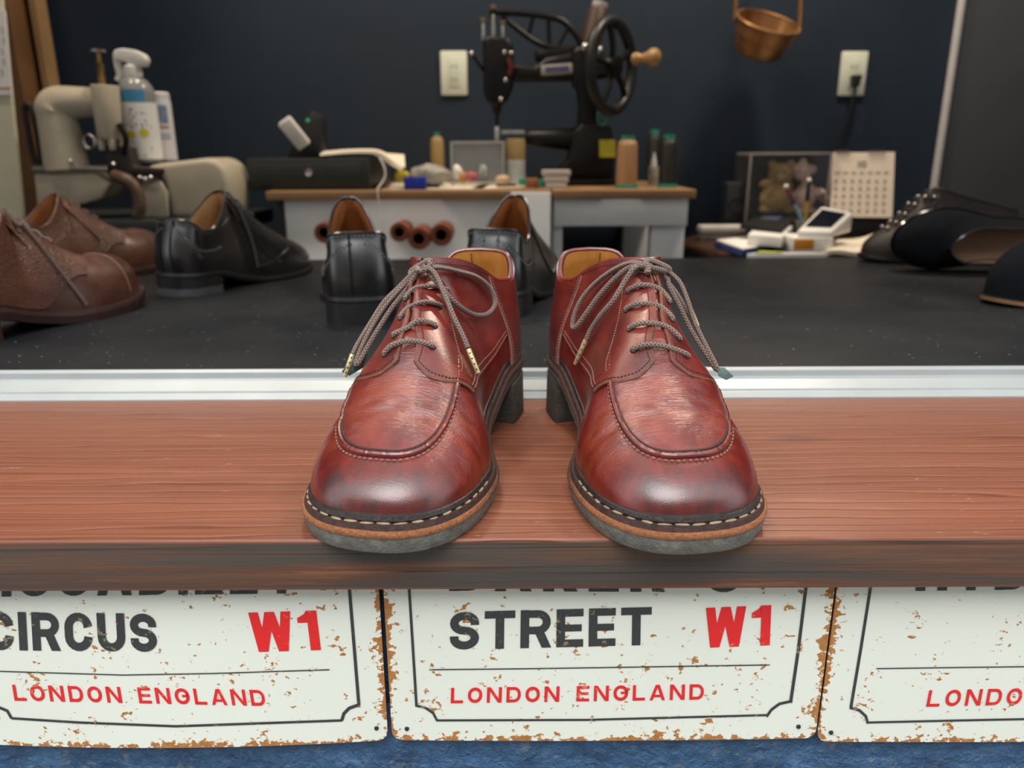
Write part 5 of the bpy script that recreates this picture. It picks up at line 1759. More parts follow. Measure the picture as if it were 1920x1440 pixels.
for dx in (-0.011, 0.013):
    ring = [V3((sc.x + dx + 0.012 * math.cos(a_ * PI / 10), sc.y + 0.012 + 0.016 * math.sin(a_ * PI / 10), ZT + 0.004)) for a_ in range(20)]
    obj('handle', MB().tube(ring, 0.0028, 8, closed=True), M_BLACKP, scs, local=WM(scs))
obj('blade', MB().prism([V3((sc.x - 0.004, sc.y + 0.03, ZT + 0.002)), V3((sc.x + 0.006, sc.y + 0.03, ZT + 0.002)), V3((sc.x + 0.03, sc.y + 0.10, ZT + 0.002))], (0, 0, 0.002)), M_CHROME, scs, local=WM(scs))
# sheets of paper on the desk top
for (pa, lab) in (([(716, 357), (905, 356), (930, 345), (740, 346)], 'pale pattern sheet lying left on the desk'), ([(880, 357), (1000, 352), (985, 343), (905, 347)], 'small cream sheet in front of the clear box')):
    P_ = [at_z(px, py - 2, ZT + 0.0008) for px, py in pa]
    P_ = [V3((q.x, max(q.y, 1.655), ZT + 0.0003)) for q in P_]
    tag(obj('paper_sheet', MB().prism(P_, (0, 0, 0.0012)), M_PAPER, smooth=False), lab, 'paper')
for (nm, lab, cat, px, py, rx, ry, Y, mat, sd) in (
        ('thread_tuft', 'white tuft of thread in the clear box', 'thread', 858, 322, 9, 14, 1.83, M_WPAPER, 1),
        ('leather_scrap', 'orange leather scrap by the clear box', 'leather scrap', 868, 333, 8, 9, 1.80, M('orange_scrap', (0.50, 0.26, 0.08), 0.7), 3),
        ('leather_scrap', 'pink leather scrap right of the orange scrap', 'leather scrap', 884, 332, 12, 10, 1.79, M('pink_scrap', (0.46, 0.13, 0.13), 0.7), 4),
        ('leather_scrap', 'beige leather scrap under the needle', 'leather scrap', 942, 337, 14, 9, 1.78, M('beige_scrap', (0.55, 0.40, 0.26), 0.7), 6),
        ('wax_cake', 'grey lump of wax at the clear box foot', 'wax', 905, 320, 8, 12, 1.84, M('grey_wax', (0.40, 0.42, 0.42), 0.5), 8)):
    pebble(nm, lab, cat, px, py, rx, ry, Y, mat, seed=sd)
pl = thing('pliers', 'black pliers lying behind the beige scrap', 'pliers', tuple(at_z(950, 346, ZT)))
c0 = at_z(950, 341, ZT)
for k, dx in enumerate((-0.008, 0.012)):
    obj('grip', MB().tube(spline([c0 + V3((-0.04, 0.03, 0.012)), c0 + V3((0.0, 0.035 + dx, 0.022)), c0 + V3((0.045, 0.02 + dx * 2, 0.014)), c0 + V3((0.06, 0.01 + dx * 2, 0.006))], 6), 0.0042, 8), M_BLACKP, pl, local=WM(pl))
kn = at_z(948, 351, ZT)
kf = thing('leather_knife', 'flat dark leather knife on the desk front', 'knife', tuple(kn))
obj('knife_handle', MB().tube([kn + V3((-0.022, 0.004, 0.004)), kn + V3((0.024, 0.004, 0.004))], 0.0042, 8), M('dark_wood', (0.05, 0.02, 0.015), 0.5), kf, local=WM(kf))
obj('knife_blade', MB().prism([kn + V3((0.024, 0.0, 0.003)), kn + V3((0.055, 0.001, 0.003)), kn + V3((0.060, 0.008, 0.003)), kn + V3((0.024, 0.008, 0.003))], (0, 0, 0.0015)), M_CHROME, kf, local=WM(kf))
p = at(967, 290, 1.90)
jr = thing('glue_jar', 'jar with white lower half and tan upper half under the machine bed', 'jar', (p.x, p.y, ZT))
r = px_r(18, p)
h = at(967, 260, 1.90).z - ZT
obj('jar_body', MB().lathe([(r * 0.97, 0.0), (r, 0.006), (r, 0.55 * h)], (p.x, p.y, ZT), 26), M('milky_jar', (0.52, 0.55, 0.54), 0.4), jr, local=WM(jr))
obj('jar_label', MB().lathe([(r * 0.99, 0.55 * h), (r * 0.99, 0.96 * h), (r * 0.9, h)], (p.x, p.y, ZT), 26), M('tan_label', (0.30, 0.21, 0.085), 0.6), jr, local=WM(jr))
lo, hi = wbox(1017, 318, 1070, 350, 1.72, 0.05, ZT)
cu = thing('parts_tray', 'small white stacking tray at the machine foot', 'tray', base_of(lo, hi))
for k in range(3):
    z0_, z1_ = lo.z + (hi.z - lo.z) * k / 3, lo.z + (hi.z - lo.z) * (k + 0.9) / 3
    boxpart('tray_layer', cu, V3((lo.x + 0.004 * (2 - k), lo.y, z0_)), V3((hi.x - 0.004 * (2 - k), hi.y, z1_)), M('tray_white', (0.55, 0.52, 0.48), 0.5), 0.001)
for (px, py, lab) in ((980, 343, 'small green stopper left of the wooden block on the desk'), (1018, 344, 'small green wedge left of the white tray')):
    c = at_z(px, py + 6, ZT)
    tag(obj('plastic_stopper', MB().lathe([(0.010, 0.0), (0.011, 0.003), (0.009, 0.016), (0.004, 0.018)], c, 16), M_GREEN), lab, 'stopper')
lo, hi = wbox(986, 335, 1010, 352, 1.74, 0.04, ZT)
tag(obj('wooden_block', bx(MB(), lo, hi), M('orange_wood', (0.28, 0.12, 0.045), 0.5, var=0.2), bevel=0.002), 'small orange-brown wooden block between the two green stoppers', 'block')

# ------------------------------------------------------------------ black shoe-patching sewing machine
YM = 1.93
sm = thing('sewing_machine', 'black cast iron shoe patching sewing machine with big hand wheel', 'sewing machine', (at(1085, 340, YM).x, YM, ZT))
WS = WM(sm)
def pxprism(pts, Y, th):
    return MB().prism([at(px, py, Y) for px, py in pts], (0, th, 0))
def smpart(name, mb, mat, parent=None, **kw):
    return obj(name, mb, mat, parent or sm, local=WS, **kw)
smpart('base', MB().prism([V3((at(998, 345, 1.85).x, 1.85, ZT)), V3((at(1160, 345, 1.85).x, 1.85, ZT)), V3((at(1160, 345, 1.85).x, 1.85, ZT + 0.014)), V3((at(998, 345, 1.85).x, 1.85, ZT + 0.014))], (0, 0.18, 0)), M_IRON, bevel=0.003)
smpart('pedestal', pxprism([(1058, 338), (1152, 338), (1152, 268), (1146, 236), (1090, 232), (1074, 250), (1066, 300), (1040, 325), (1005, 334)], 1.89, 0.10), M_IRON, bevel=0.006)
smpart('pillar', pxprism([(1083, 250), (1122, 250), (1118, 180), (1112, 90), (1098, 80), (1072, 92), (1072, 150), (1084, 168), (1088, 200)], 1.895, 0.075), M_IRON, bevel=0.012, seg=3)
bed = smpart('bed', MB().cone(at(984, 258, YM), at(1100, 262, YM), 0.0175, 0.030, 22), M_IRON, bevel=0.003)
smpart('throat_plate', MB().box(at(962, 248, YM) , (0.055, 0.030, 0.008)), M_CHROME, bed, bevel=0.001)
smpart('arm', pxprism([(958, 118), (1004, 124), (1022, 108), (1078, 96), (1092, 100), (1092, 158), (1072, 150), (960, 152)], 1.90, 0.055), M_IRON, bevel=0.010, seg=3)
hd = smpart('head', pxprism([(905, 72), (918, 66), (952, 70), (963, 84), (963, 160), (952, 186), (934, 201), (916, 194), (906, 176)], 1.90, 0.06), M_IRON, bevel=0.008, seg=3)
smpart('needle_collar', MB().cone(at(932, 192, YM), at(932, 214, YM), 0.014, 0.008, 18), M_IRON, hd)
smpart('needle_bar', MB().cone(at(932, 210, YM), at(932, 242, YM), 0.0045, 0.004, 12), M_IRON, hd)
smpart('presser_foot', MB().box(at(932, 250, YM), (0.012, 0.016, 0.032)), M('bright_steel', (0.75, 0.76, 0.78), 0.25, metal=0.8), hd, bevel=0.004)
for (x0, y0, x1, y1, rr) in ((906, 42, 907, 76, 0.0055), (925, 18, 925, 78, 0.0052), (943, 46, 943, 76, 0.0050)):
    o = smpart('post', MB().cone(at(x0, y1, YM), at(x0, y0, YM), rr, rr, 14), M_CHROME, hd, bevel=0.001)
    smpart('post_cap', MB().lathe([(0.0, -0.002), (rr * 1.7, 0.0), (rr * 1.8, 0.006), (rr * 0.8, 0.010), (0.0, 0.011)], at(x0, y0, YM), 16, cap=False), M('aged_brass', (0.30, 0.24, 0.16), 0.35, metal=0.9), o)
for (x0, y0) in ((946, 98), (958, 100), (884, 100), (948, 150), (939, 186)):
    smpart('screw', MB().sphere(at(x0, y0, 1.893), 0.0052, 12, 8), M_CHROME, hd)
smpart('side_lever', MB().tube([at(884, 100, 1.90), at(896, 118, 1.905), at(908, 135, 1.92)], 0.004, 8), M_IRON, hd)
smpart('thread_tension', MB().tube([at(952, 108, 1.885), at(958, 125, 1.885), at(955, 140, 1.89)], 0.006, 8), M('copper_red', (0.20, 0.055, 0.03), 0.4, metal=0.7), hd)
up_l = smpart('rocker_lever', MB().tube(spline([at(918, 22, YM), at(965, 24, YM), at(1020, 30, YM), at(1055, 40, YM), at(1080, 66, YM), at(1092, 92, YM)], 6), 0.0075, 10), M_IRON)
smpart('lower_lever', MB().tube(spline([at(940, 30, YM), at(965, 50, YM), at(1000, 76, YM), at(1030, 88, YM), at(1080, 90, YM)], 6), 0.0065, 10), M_IRON, up_l)
for (x0, y0, x1, y1) in ((1000, 30, 990, 68), (1028, 34, 1030, 86), (1064, 54, 1046, 86)):
    smpart('lever_strut', MB().cone(at(x0, y0, YM), at(x1, y1, YM), 0.005, 0.005, 10), M_IRON, up_l)
smpart('cam_block', pxprism([(1000, 92), (1012, 96), (1030, 90), (1072, 86), (1074, 112), (1004, 114)], 1.905, 0.04), M_IRON, bevel=0.006)
npx = smpart('name_plate', pxprism([(1014, 122), (1073, 118), (1074, 138), (1015, 142)], 1.892, 0.012), M('plate_silver', (0.42, 0.40, 0.37), 0.4, metal=0.5), bevel=0.003)
smpart('plate_field', pxprism([(1022, 126), (1066, 123), (1067, 134), (1023, 137)], 1.8905, 0.003), M('plate_blue', (0.07, 0.075, 0.17), 0.5), npx)
# hand wheel on an axle that points to the right and a little toward the window
AX = V3((0.80, -0.60, 0.0)).normalized()
wc = at(1147, 125, 1.86)
R_w = px_r(78, wc)
q_ = AX.to_track_quat('Z', 'Y').to_matrix()
whl = smpart('hand_wheel', MB().tube([wc + q_ @ V3((R_w * math.cos(i * PI / 24), R_w * math.sin(i * PI / 24), 0)) for i in range(48)], 0.0125, 12, closed=True), M('wheel_iron', (0.014, 0.014, 0.015), 0.4, var=0.2))
smpart('hub', MB().cone(wc - AX * 0.05, wc + AX * 0.018, 0.026, 0.022, 24), M_IRON, whl, bevel=0.003)
for i in range(5):
    an = 0.5 + i * 2 * PI / 5
    e = wc + q_ @ V3((R_w * math.cos(an), R_w * math.sin(an), 0))
    smpart('spoke', MB().tube(spline([wc, wc.lerp(e, 0.5) + AX * 0.006, e], 5), 0.0072, 8), M_IRON, whl)
hb_ = at(1184, 111, 1.835)
hx = V3((0.93, -0.36, 0.03)).normalized()
smpart('handle', MB().lathe([(0.006, 0.0), (0.012, 0.004), (0.013, 0.014), (0.0085, 0.022), (0.012, 0.034), (0.019, 0.044), (0.0185, 0.056), (0.012, 0.063), (0.0, 0.065)], hb_, 22, hx.to_track_quat('Z', 'Y').to_matrix(), cap=False), M('pale_turned_wood', (0.42, 0.25, 0.10), 0.4, var=0.15), whl)
for (x0, y0) in ((1096, 88), (1127, 94)):
    smpart('oil_cap', MB().sphere(at(x0, y0, 1.872), 0.009, 14, 10), M_CHROME)
bob = [at(1130, 222, 1.88) + V3((0.0115 * math.cos(i * PI / 10), 0, 0.0160 * math.sin(i * PI / 10))) for i in range(20)]
smpart('bobbin', MB().tube(bob, 0.0032, 8, closed=True), M('dark_teal', (0.012, 0.10, 0.075), 0.4))
smpart('yellow_sticker', pxprism([(1124, 262), (1154, 262), (1154, 295), (1124, 295)], 1.8885, 0.0015), M('yellow_label', (0.42, 0.38, 0.02), 0.5))
# brown cone on the machine
c0, c1 = at(1106, 86, 1.94), at(1124, 12, 1.94)
ax_ = (c1 - c0)
sp_ = thing('thread_spool', 'dark brown thread cone with white top on the sewing machine', 'thread spool', tuple(c0), 0)
qq = ax_.to_track_quat('Z', 'Y').to_matrix()
Lc = ax_.length
obj('thread', MB().lathe([(0.020, 0.0), (0.026, 0.004), (0.0245, Lc * 0.85), (0.018, Lc * 0.97)], c0, 24, qq), M_T_BRN, sp_, local=WM(sp_))
obj('cap', MB().lathe([(0.016, Lc * 0.95), (0.0175, Lc * 0.98), (0.0175, Lc * 1.10), (0.010, Lc * 1.12)], c0, 20, qq), M('cone_white', (0.60, 0.58, 0.55), 0.5), sp_, local=WM(sp_))

# ------------------------------------------------------------------ wall: outlets, copper pail
def outlet(px0, py0, px1, py1, lab, plug):
    lo, hi = wbox(px0, py0, px1, py1, WALL_Y - 0.008, 0.0078)
    t = thing('wall_outlet', lab, 'outlet', base_of(lo, hi), 0, 'wall outlets')
    boxpart('cover_plate', t, lo, hi, M('outlet_ivory', (0.72, 0.76, 0.66), 0.45, var=0.03), 0.004)
    c = (lo + hi) / 2
    ins_ = boxpart('socket_insert', t, V3((c.x - 0.015, lo.y - 0.0015, c.z - 0.036)), V3((c.x + 0.015, lo.y + 0.002, c.z + 0.036)), M('insert_ivory', (0.64, 0.70, 0.58), 0.45, var=0.03), 0.001)
    for dz in (0.017, -0.017):
        for dx in (-0.0055, 0.0055):
            boxpart('slot', t, V3((c.x + dx - 0.001, lo.y - 0.0022, c.z + dz - 0.0045)), V3((c.x + dx + 0.001, lo.y, c.z + dz + 0.0045)), M_BLACKP, 0, parent=ins_)
    return c, lo
outlet(826, 95, 876, 179, 'ivory wall outlet left of the sewing machine head', False)
c, lo = outlet(1575, 96, 1625, 180, 'ivory wall outlet with a black plug in it', True)
pk = thing('power_plug', 'black plug and cord in the right wall outlet', 'plug', (c.x + 0.006, lo.y - 0.03, c.z - 0.04))
obj('plug_body', MB().prism([V3((c.x - 0.010, lo.y - 0.028, c.z - 0.005)), V3((c.x + 0.014, lo.y - 0.028, c.z - 0.005)), V3((c.x + 0.009, lo.y - 0.028, c.z - 0.034)), V3((c.x - 0.004, lo.y - 0.028, c.z - 0.034))], (0, 0.025, 0)), M_BLACKP, pk, bevel=0.002, local=WM(pk))
cord = spline([V3((c.x + 0.002, lo.y - 0.02, c.z - 0.03)), V3((c.x - 0.004, lo.y - 0.018, c.z - 0.09)), V3((c.x - 0.03, lo.y - 0.012, c.z - 0.22)), V3((c.x - 0.06, lo.y - 0.01, c.z - 0.36)), V3((c.x - 0.08, lo.y - 0.01, c.z - 0.62))], 8)
obj('cord', MB().tube(cord, 0.0034, 8), M_BLACKP, pk, local=WM(pk))
M_COPPER = M('aged_copper', (0.42, 0.225, 0.095), 0.38, metal=0.75, var=0.25, vscale=18)
b0, b1 = at(1418, 100, 2.10), at(1432, 40, 2.10)
axp = V3((0.20, -0.50, 1.0)).normalized()
qm = axp.to_track_quat('Z', 'X').to_matrix()
pr0, pr1 = px_r(45, b0), px_r(59, b1)
Hh = 0.076
pc = thing('copper_pail', 'small copper pail with tall hoop handle hanging on the navy wall', 'pail', tuple(b0))
obj('bowl', MB().lathe([(0.0, 0.0), (pr0 * 0.92, 0.0), (pr0, 0.006), (pr0 * 1.10, Hh * 0.55), (pr0 * 1.20, Hh * 0.56), (pr1, Hh), (pr1 * 0.96, Hh), (pr0 * 1.05, Hh * 0.45), (pr0 * 0.85, 0.012), (0.0, 0.012)], b0, 40, qm, cap=False), M_COPPER, pc, local=WM(pc), angle=30)
obj('rim_band', MB().tube([b0 + qm @ V3((pr1 * 1.0 * math.cos(i * PI / 24), pr1 * math.sin(i * PI / 24), Hh)) for i in range(48)], 0.0042, 8, closed=True), M_COPPER, pc, local=WM(pc))
hpts = []
hl_, hr_ = b0 + qm @ V3((0, 0, 0)), None
cR = b0 + qm @ V3((0, 0, Hh * 0.85))
exx = V3((1, 0, -0.20)).normalized()
for i in range(25):
    an = PI * i / 24
    hpts.append(cR + exx * (-(pr1 + 0.004) * math.cos(an)) + V3((0, 0.02 * math.sin(an), 1.0)) * (0.20 * math.sin(an) ** 0.8))
obj('hoop_handle', MB().tube(hpts, 0.0085, 10, flat=0.55), M_COPPER, pc, local=WM(pc))
nail = hpts[12] + V3((0, 0.0, -0.006))
obj('nail', MB().cone(V3((nail.x, WALL_Y + 0.004, nail.z)), V3((nail.x, nail.y - 0.02, nail.z)), 0.003, 0.003, 10), M_CHROME, pc, local=WM(pc))

# ------------------------------------------------------------------ cream cylinder-arm machine at the left
YL = 1.60
ZL = at(150, 408, YL).z
wt = thing('machine_stand', 'low grey stand under the cream machine', 'stand', (at(240, 400, YL).x, 1.66, 0))
x0_, x1_ = at(40, 400, YL).x, at(440, 400, YL).x
boxpart('stand_top', wt, V3((x0_, 1.52, ZL - 0.03)), V3((x1_, 1.86, ZL)), M_CDW, 0.002)
for xx in (x0_ + 0.02, x1_ - 0.06):
    boxpart('leg', wt, V3((xx, 1.55, 0)), V3((xx + 0.04, 1.59, ZL - 0.0305)), M_CDW, 0.002)
    boxpart('leg', wt, V3((xx, 1.80, 0)), V3((xx + 0.04, 1.84, ZL - 0.0305)), M_CDW, 0.002)
cm = thing('skiving_machine', 'cream enamel leather machine with cylinder arm and brass plunger', 'machine', (at(150, 400, YL).x, YL, ZL))
WC = WM(cm)
def cmp(name, mb, mat, parent=None, **kw):
    return obj(name, mb, mat, parent or cm, local=WC, **kw)
def colr(px, py, rpx, Y=YL):
    p = at(px, py, Y)
    return p, px_r(rpx, p)
pts, rr = [], []
for (px, py, r_) in ((128, 318, 40), (122, 290, 38), (114, 250, 36), (108, 222, 35), (106, 205, 36), (112, 196, 33), (130, 193, 30), (160, 192, 27), (196, 192, 25)):
    p, r = colr(px, py, r_)
    pts.append(p)
    rr.append(r)
k_ = spline([V3((p.x, p.z, r)) for p, r in zip(pts, rr)], 6)
cmp('column_arm', MB().tube([V3((q.x, YL, q.y)) for q in k_], [q.z for q in k_], 26), M_BEIGE_M)
p0, r0 = colr(196, 160, 25, 1.585)
p1, r1 = colr(207, 262, 22, 1.585)
hd2 = cmp('head_cylinder', MB().cone(p1, p0, r1, r0, 28), M_BEIGE_M, bevel=0.003)
for k in range(4):
    an = k * PI / 2 + 0.6
    cc = p1 + V3((r1 * 0.7 * math.cos(an), r1 * 0.7 * math.sin(an), -0.008))
    cmp('clamp_finger', MB().box(cc, (0.012, 0.012, 0.024)), M_BEIGE_M, hd2, bevel=0.003)
M_BRASS = M('old_brass', (0.36, 0.24, 0.10), 0.35, metal=0.85, var=0.2)
rd = cmp('plunger_rod', MB().cone(at(192, 162, 1.585), at(184, 98, 1.585), 0.0042, 0.0042, 12), M_BRASS)
cmp('plunger_cap', MB().lathe([(0.0, -0.002), (0.013, -0.001), (0.014, 0.003), (0.006, 0.006), (0.0, 0.007)], at(183, 97, 1.585), 20, cap=False), M_CHROME, rd)
cmp('spring', MB().tube([at(192, 160, 1.585) + (at(184, 98, 1.585) - at(192, 160, 1.585)) * (i / 160) + V3((0.006 * math.cos(i * 0.8), 0.006 * math.sin(i * 0.8), 0)) for i in range(110)], 0.0012, 5), M_BRASS, rd)
gp = [at(52, 204, 1.60), at(57, 235, 1.60), at(63, 270, 1.60), at(70, 303, 1.60)]
cmp('drive_belt', MB().tube(spline([gp[0] + V3((-0.006, 0, 0)), gp[1] + V3((-0.006, 0, 0)), gp[2] + V3((-0.006, 0, 0)), gp[3] + V3((-0.004, 0, -0.004)), gp[3] + V3((0.006, 0, 0)), gp[2] + V3((0.010, 0, 0)), gp[1] + V3((0.010, 0, 0)), gp[0] + V3((0.004, 0, 0.006))], 6, True), 0.0055, 8, closed=True), M('black_rubber_belt', (0.012, 0.013, 0.014), 0.6))
cmp('pulley', MB().cone(at(62, 255, 1.585), at(62, 255, 1.585) + V3((0.012, 0.012, 0)), 0.045, 0.045, 26), M_IRON, bevel=0.002) if False else None
cmp('chrome_rail', MB().tube([at(66, 318, 1.575), at(140, 316, 1.575), at(206, 317, 1.575)], 0.0105, 12, flat=0.7), M_CHROME, bevel=0)
cmp('bed_casting', MB().prism([at(62, 326, 1.57), at(180, 326, 1.57), at(206, 345, 1.57), at(190, 372, 1.57), at(95, 400, 1.57), at(70, 400, 1.57)], (0, 0.09, 0)), M_BEIGE_M, bevel=0.006)
cmp('feed_block', MB().prism([at(195, 272, 1.578), at(240, 276, 1.578), at(250, 312, 1.578), at(300, 316, 1.578), at(296, 332, 1.578), at(200, 330, 1.578)], (0, 0.06, 0)), M('dark_brown_casting', (0.020, 0.014, 0.011), 0.5, var=0.3), bevel=0.004)
cmp('side_lever', MB().tube(spline([at(224, 232, 1.575), at(236, 262, 1.575), at(232, 290, 1.58)], 6), 0.006, 8), M_IRON)
cmp('thumb_ring', MB().tube([at(168, 266, 1.575) + V3((0.011 * math.cos(i * PI / 8), 0, 0.013 * math.sin(i * PI / 8))) for i in range(16)], 0.0032, 6, closed=True), M_CHROME)
cmp('suction_hose', MB().tube(spline([at(214, 330, 1.56), at(238, 338, 1.55), at(256, 358, 1.55), at(262, 385, 1.55), at(258, 405, 1.55)], 8), 0.0125, 12), M('brown_hose', (0.10, 0.060, 0.040), 0.4, var=0.3))
for (px, py) in ((133, 303), (262, 333), (272, 336), (283, 333), (213, 308)):
    cmp('bolt', MB().sphere(at(px, py, 1.566), 0.0048, 10, 8), M_CHROME)
hp = [(262, 408), (262, 330), (272, 312), (300, 306), (385, 296), (405, 300), (420, 316), (430, 345), (432, 380), (430, 408)]
cmp('motor_housing', MB().prism([at(px, py, 1.60) for px, py in hp], (0, 0.14, 0)), M_BEIGE_M, bevel=0.012, seg=3)
cmp('switch_cover', MB().prism([at(px, py, 1.585) for px, py in ((266, 408), (266, 350), (300, 338), (312, 360), (316, 408))], (0, 0.03, 0)), M_BEIGE_M, bevel=0.005)
cmp('cover_seam', MB().tube(spline([at(284, 318, 1.594), at(300, 330, 1.594), at(312, 356, 1.594), at(320, 405, 1.594)], 6), 0.0035, 8), M_IRON)
ZH = at(330, 303, 1.66).z
# bottles standing on the motor housing
def hz(px, Y):
    return None
pS = at(272, 300, 1.645)
sb = thing('spray_bottle', 'white trigger spray bottle with blue and yellow label', 'bottle', (pS.x, pS.y, pS.z))
r = px_r(32, pS)
def zpx(py):
    return at(268, py, 1.645).z
WB = WM(sb)
cS = (pS.x, pS.y, 0)
obj('bottle_body', MB().lathe([(r * 0.9, zpx(304)), (r, zpx(300)), (r, zpx(178)), (r * 0.97, zpx(166)), (r * 0.72, zpx(152)), (r * 0.45, zpx(144))], cS, 30), M('clear_bottle', (0.50, 0.53, 0.53), 0.2, var=0.04, trans=0.55), sb, local=WB)
obj('label_wrap', MB().lathe([(r * 1.012, zpx(298)), (r * 1.012, zpx(193))], cS, 30, cap=False), M('label_white', (0.74, 0.75, 0.74), 0.5, var=0.04), sb, local=WB)
def curved(name, a0, a1, py0, py1, mat, lift=1.02):
    rows = [[V3((cS[0] + r * lift * math.cos(a0 + (a1 - a0) * i / 10), cS[1] + r * lift * math.sin(a0 + (a1 - a0) * i / 10), zpx(py0 + (py1 - py0) * j / 4))) for i in range(11)] for j in range(5)]
    return obj(name, MB().grid(rows), mat, sb, local=WB)
A0 = -PI / 2 + 0.30                                   # toward the window
curved('blue_band', A0 - 0.95, A0 + 0.55, 170, 193, M('label_blue', (0.045, 0.24, 0.44), 0.5, var=0.06))
for da, py in ((-0.45, 254), (0.28, 250)):
    mb = MB()
    rows = []
    for j in range(5):
        rows.append([V3((cS[0] + r * 1.022 * math.cos(A0 + da + 0.26 * (j / 4) * math.cos(i * PI / 10)), cS[1] + r * 1.022 * math.sin(A0 + da + 0.26 * (j / 4) * math.cos(i * PI / 10)), zpx(py + 8 * (j / 4) * math.sin(i * PI / 10)))) for i in range(20)])
    obj('yellow_dot', mb.grid(rows, closed_u=True), M('label_yellow', (0.55, 0.52, 0.03), 0.5), sb, local=WB)
gm = MB()
gr_ = random.Random(4)
for k in range(26):
    a_ = A0 + gr_.uniform(-0.75, 0.7)
    y_ = gr_.choice([205, 212, 219, 226, 233, 238, 265, 271, 278, 284, 290])
    w_ = gr_.uniform(0.06, 0.16)
    gm.grid([[V3((cS[0] + r * 1.02 * math.cos(a_ + w_ * i / 3), cS[1] + r * 1.02 * math.sin(a_ + w_ * i / 3), zpx(y_ + 3.2 * j))) for i in range(4)] for j in range(2)])
obj('label_print', gm, M('label_navy', (0.16, 0.17, 0.28), 0.5), sb, local=WB)
obj('collar', MB().lathe([(r * 0.48, zpx(144)), (r * 0.50, zpx(140)), (r * 0.47, zpx(125)), (r * 0.36, zpx(122))], cS, 24), M('trigger_white', (0.66, 0.67, 0.65), 0.4), sb, local=WB)
yt = 1.645
trg = MB().prism([at(px, py, yt - 0.012) for px, py in ((240, 124), (270, 124), (274, 112), (268, 101), (250, 93), (228, 90), (213, 93), (209, 103), (213, 112), (236, 117))], (0, 0.024, 0))
tg_ = obj('trigger_head', trg, M('trigger_white', (0.66, 0.67, 0.65), 0.4), sb, bevel=0.006, seg=3, local=WB)
obj('trigger', MB().tube(spline([at(219, 108, yt), at(222, 125, yt), at(226, 140, yt), at(222, 152, yt)], 6), 0.0055, 10, flat=1.4), M('trigger_white', (0.66, 0.67, 0.65), 0.4), tg_, local=WB)
pC = at(312, 296, 1.70)
cn = thing('spray_can', 'slim white can with blue print behind the spray bottle', 'can', tuple(pC))
rc_ = px_r(20, pC)
def zc2(py):
    return at(308, py, 1.70).z
obj('can_body', MB().lathe([(rc_, zc2(300)), (rc_, zc2(192)), (rc_ * 0.93, zc2(186))], (pC.x, pC.y, 0), 26), M('can_white', (0.58, 0.59, 0.62), 0.4, var=0.04), cn, local=WM(cn))
obj('can_cap', MB().lathe([(rc_ * 0.95, zc2(187)), (rc_ * 0.95, zc2(176)), (rc_ * 0.8, zc2(173))], (pC.x, pC.y, 0), 24), M('can_cap_white', (0.62, 0.62, 0.64), 0.4), cn, local=WM(cn))
for (py0, py1, mt) in ((198, 232, M('can_blue', (0.16, 0.22, 0.34), 0.5, var=0.5, vscale=160)), (236, 242, M('can_brown', (0.35, 0.20, 0.12), 0.5)), (250, 262, M('can_grey', (0.33, 0.34, 0.42), 0.5, var=0.4, vscale=200))):
    rows = [[V3((pC.x + rc_ * 1.01 * math.cos(-PI / 2 - 0.9 + 1.9 * i / 10), pC.y + rc_ * 1.01 * math.sin(-PI / 2 - 0.9 + 1.9 * i / 10), zc2(py0 + (py1 - py0) * j / 2))) for i in range(11)] for j in range(3)]
    obj('can_print', MB().grid(rows), mt, cn, local=WM(cn))

# ------------------------------------------------------------------ round side table and what lies on it
ZR = Z0 + 0.011
tc_ = V3((0.70, 1.80, 0))
rt = thing('round_table', 'dark brown round wooden side table crowded with papers', 'table', (tc_.x, tc_.y, 0))
M_DKW = M('dark_stained_wood', (0.060, 0.026, 0.015), 0.35, var=0.25, vscale=14)
obj('table_top', MB().lathe([(0.0, ZR - 0.022), (0.285, ZR - 0.022), (0.300, ZR - 0.014), (0.300, ZR - 0.004), (0.295, ZR), (0.0, ZR)], tc_, 64, cap=False), M_DKW, rt, local=WM(rt), angle=30)
obj('column', MB().lathe([(0.03, 0.03), (0.028, 0.3), (0.04, ZR - 0.03), (0.06, ZR - 0.0225)], tc_, 24), M_DKW, rt, local=WM(rt))
obj('foot', MB().lathe([(0.18, 0.0), (0.18, 0.02), (0.05, 0.04)], tc_, 32), M_DKW, rt, local=WM(rt))
def on_table(px, py, z=ZR):
    return at_z(px, py, z)
def flatbox(name, lab, cat, corners_px, z0, th, mat, group=None, bevel=0.0008):
    P_ = []
    for px, py in corners_px:
        q = at_z(px, py, z0 + th)
        if q.y < 1.512:
            q = V3((at(px, py, 1.512).x, 1.512, z0))
        P_.append(V3((q.x, q.y, z0)))
    return tag(obj(name, MB().prism(P_, (0, 0, th)), mat, bevel=bevel), lab, cat, group)
e_ = 0.0006
flatbox('paper_stack', 'white papers with a green strip at the front of the round table', 'papers', [(1400, 484), (1540, 487), (1553, 474), (1425, 473)], ZR + e_, 0.012, M_WPAPER)
g0 = flatbox('green_note', 'yellow-green note strip on the front papers', 'note', [(1415, 484.5), (1462, 485.5), (1470, 472), (1425, 470)], ZR + e_ + 0.0125, 0.0012, M('lime_note', (0.46, 0.50, 0.05), 0.7))
fd = flatbox('blue_folder', 'blue edged folder with white sheets left on the round table', 'folder', [(1340, 452), (1392, 470), (1472, 456), (1425, 444)], ZR + e_, 0.013, M('folder_blue', (0.030, 0.065, 0.22), 0.5))
flatbox('paper_stack', 'white sheets lying on the blue folder', 'papers', [(1344, 449), (1394, 466), (1470, 452), (1424, 441)], ZR + e_ + 0.0136, 0.004, M_WPAPER)
flatbox('book', 'thick cream paged book under the black wallet', 'book', [(1402, 440), (1466, 445), (1486, 424), (1424, 419)], ZR + e_ + 0.0185, 0.020, M_WPAPER)
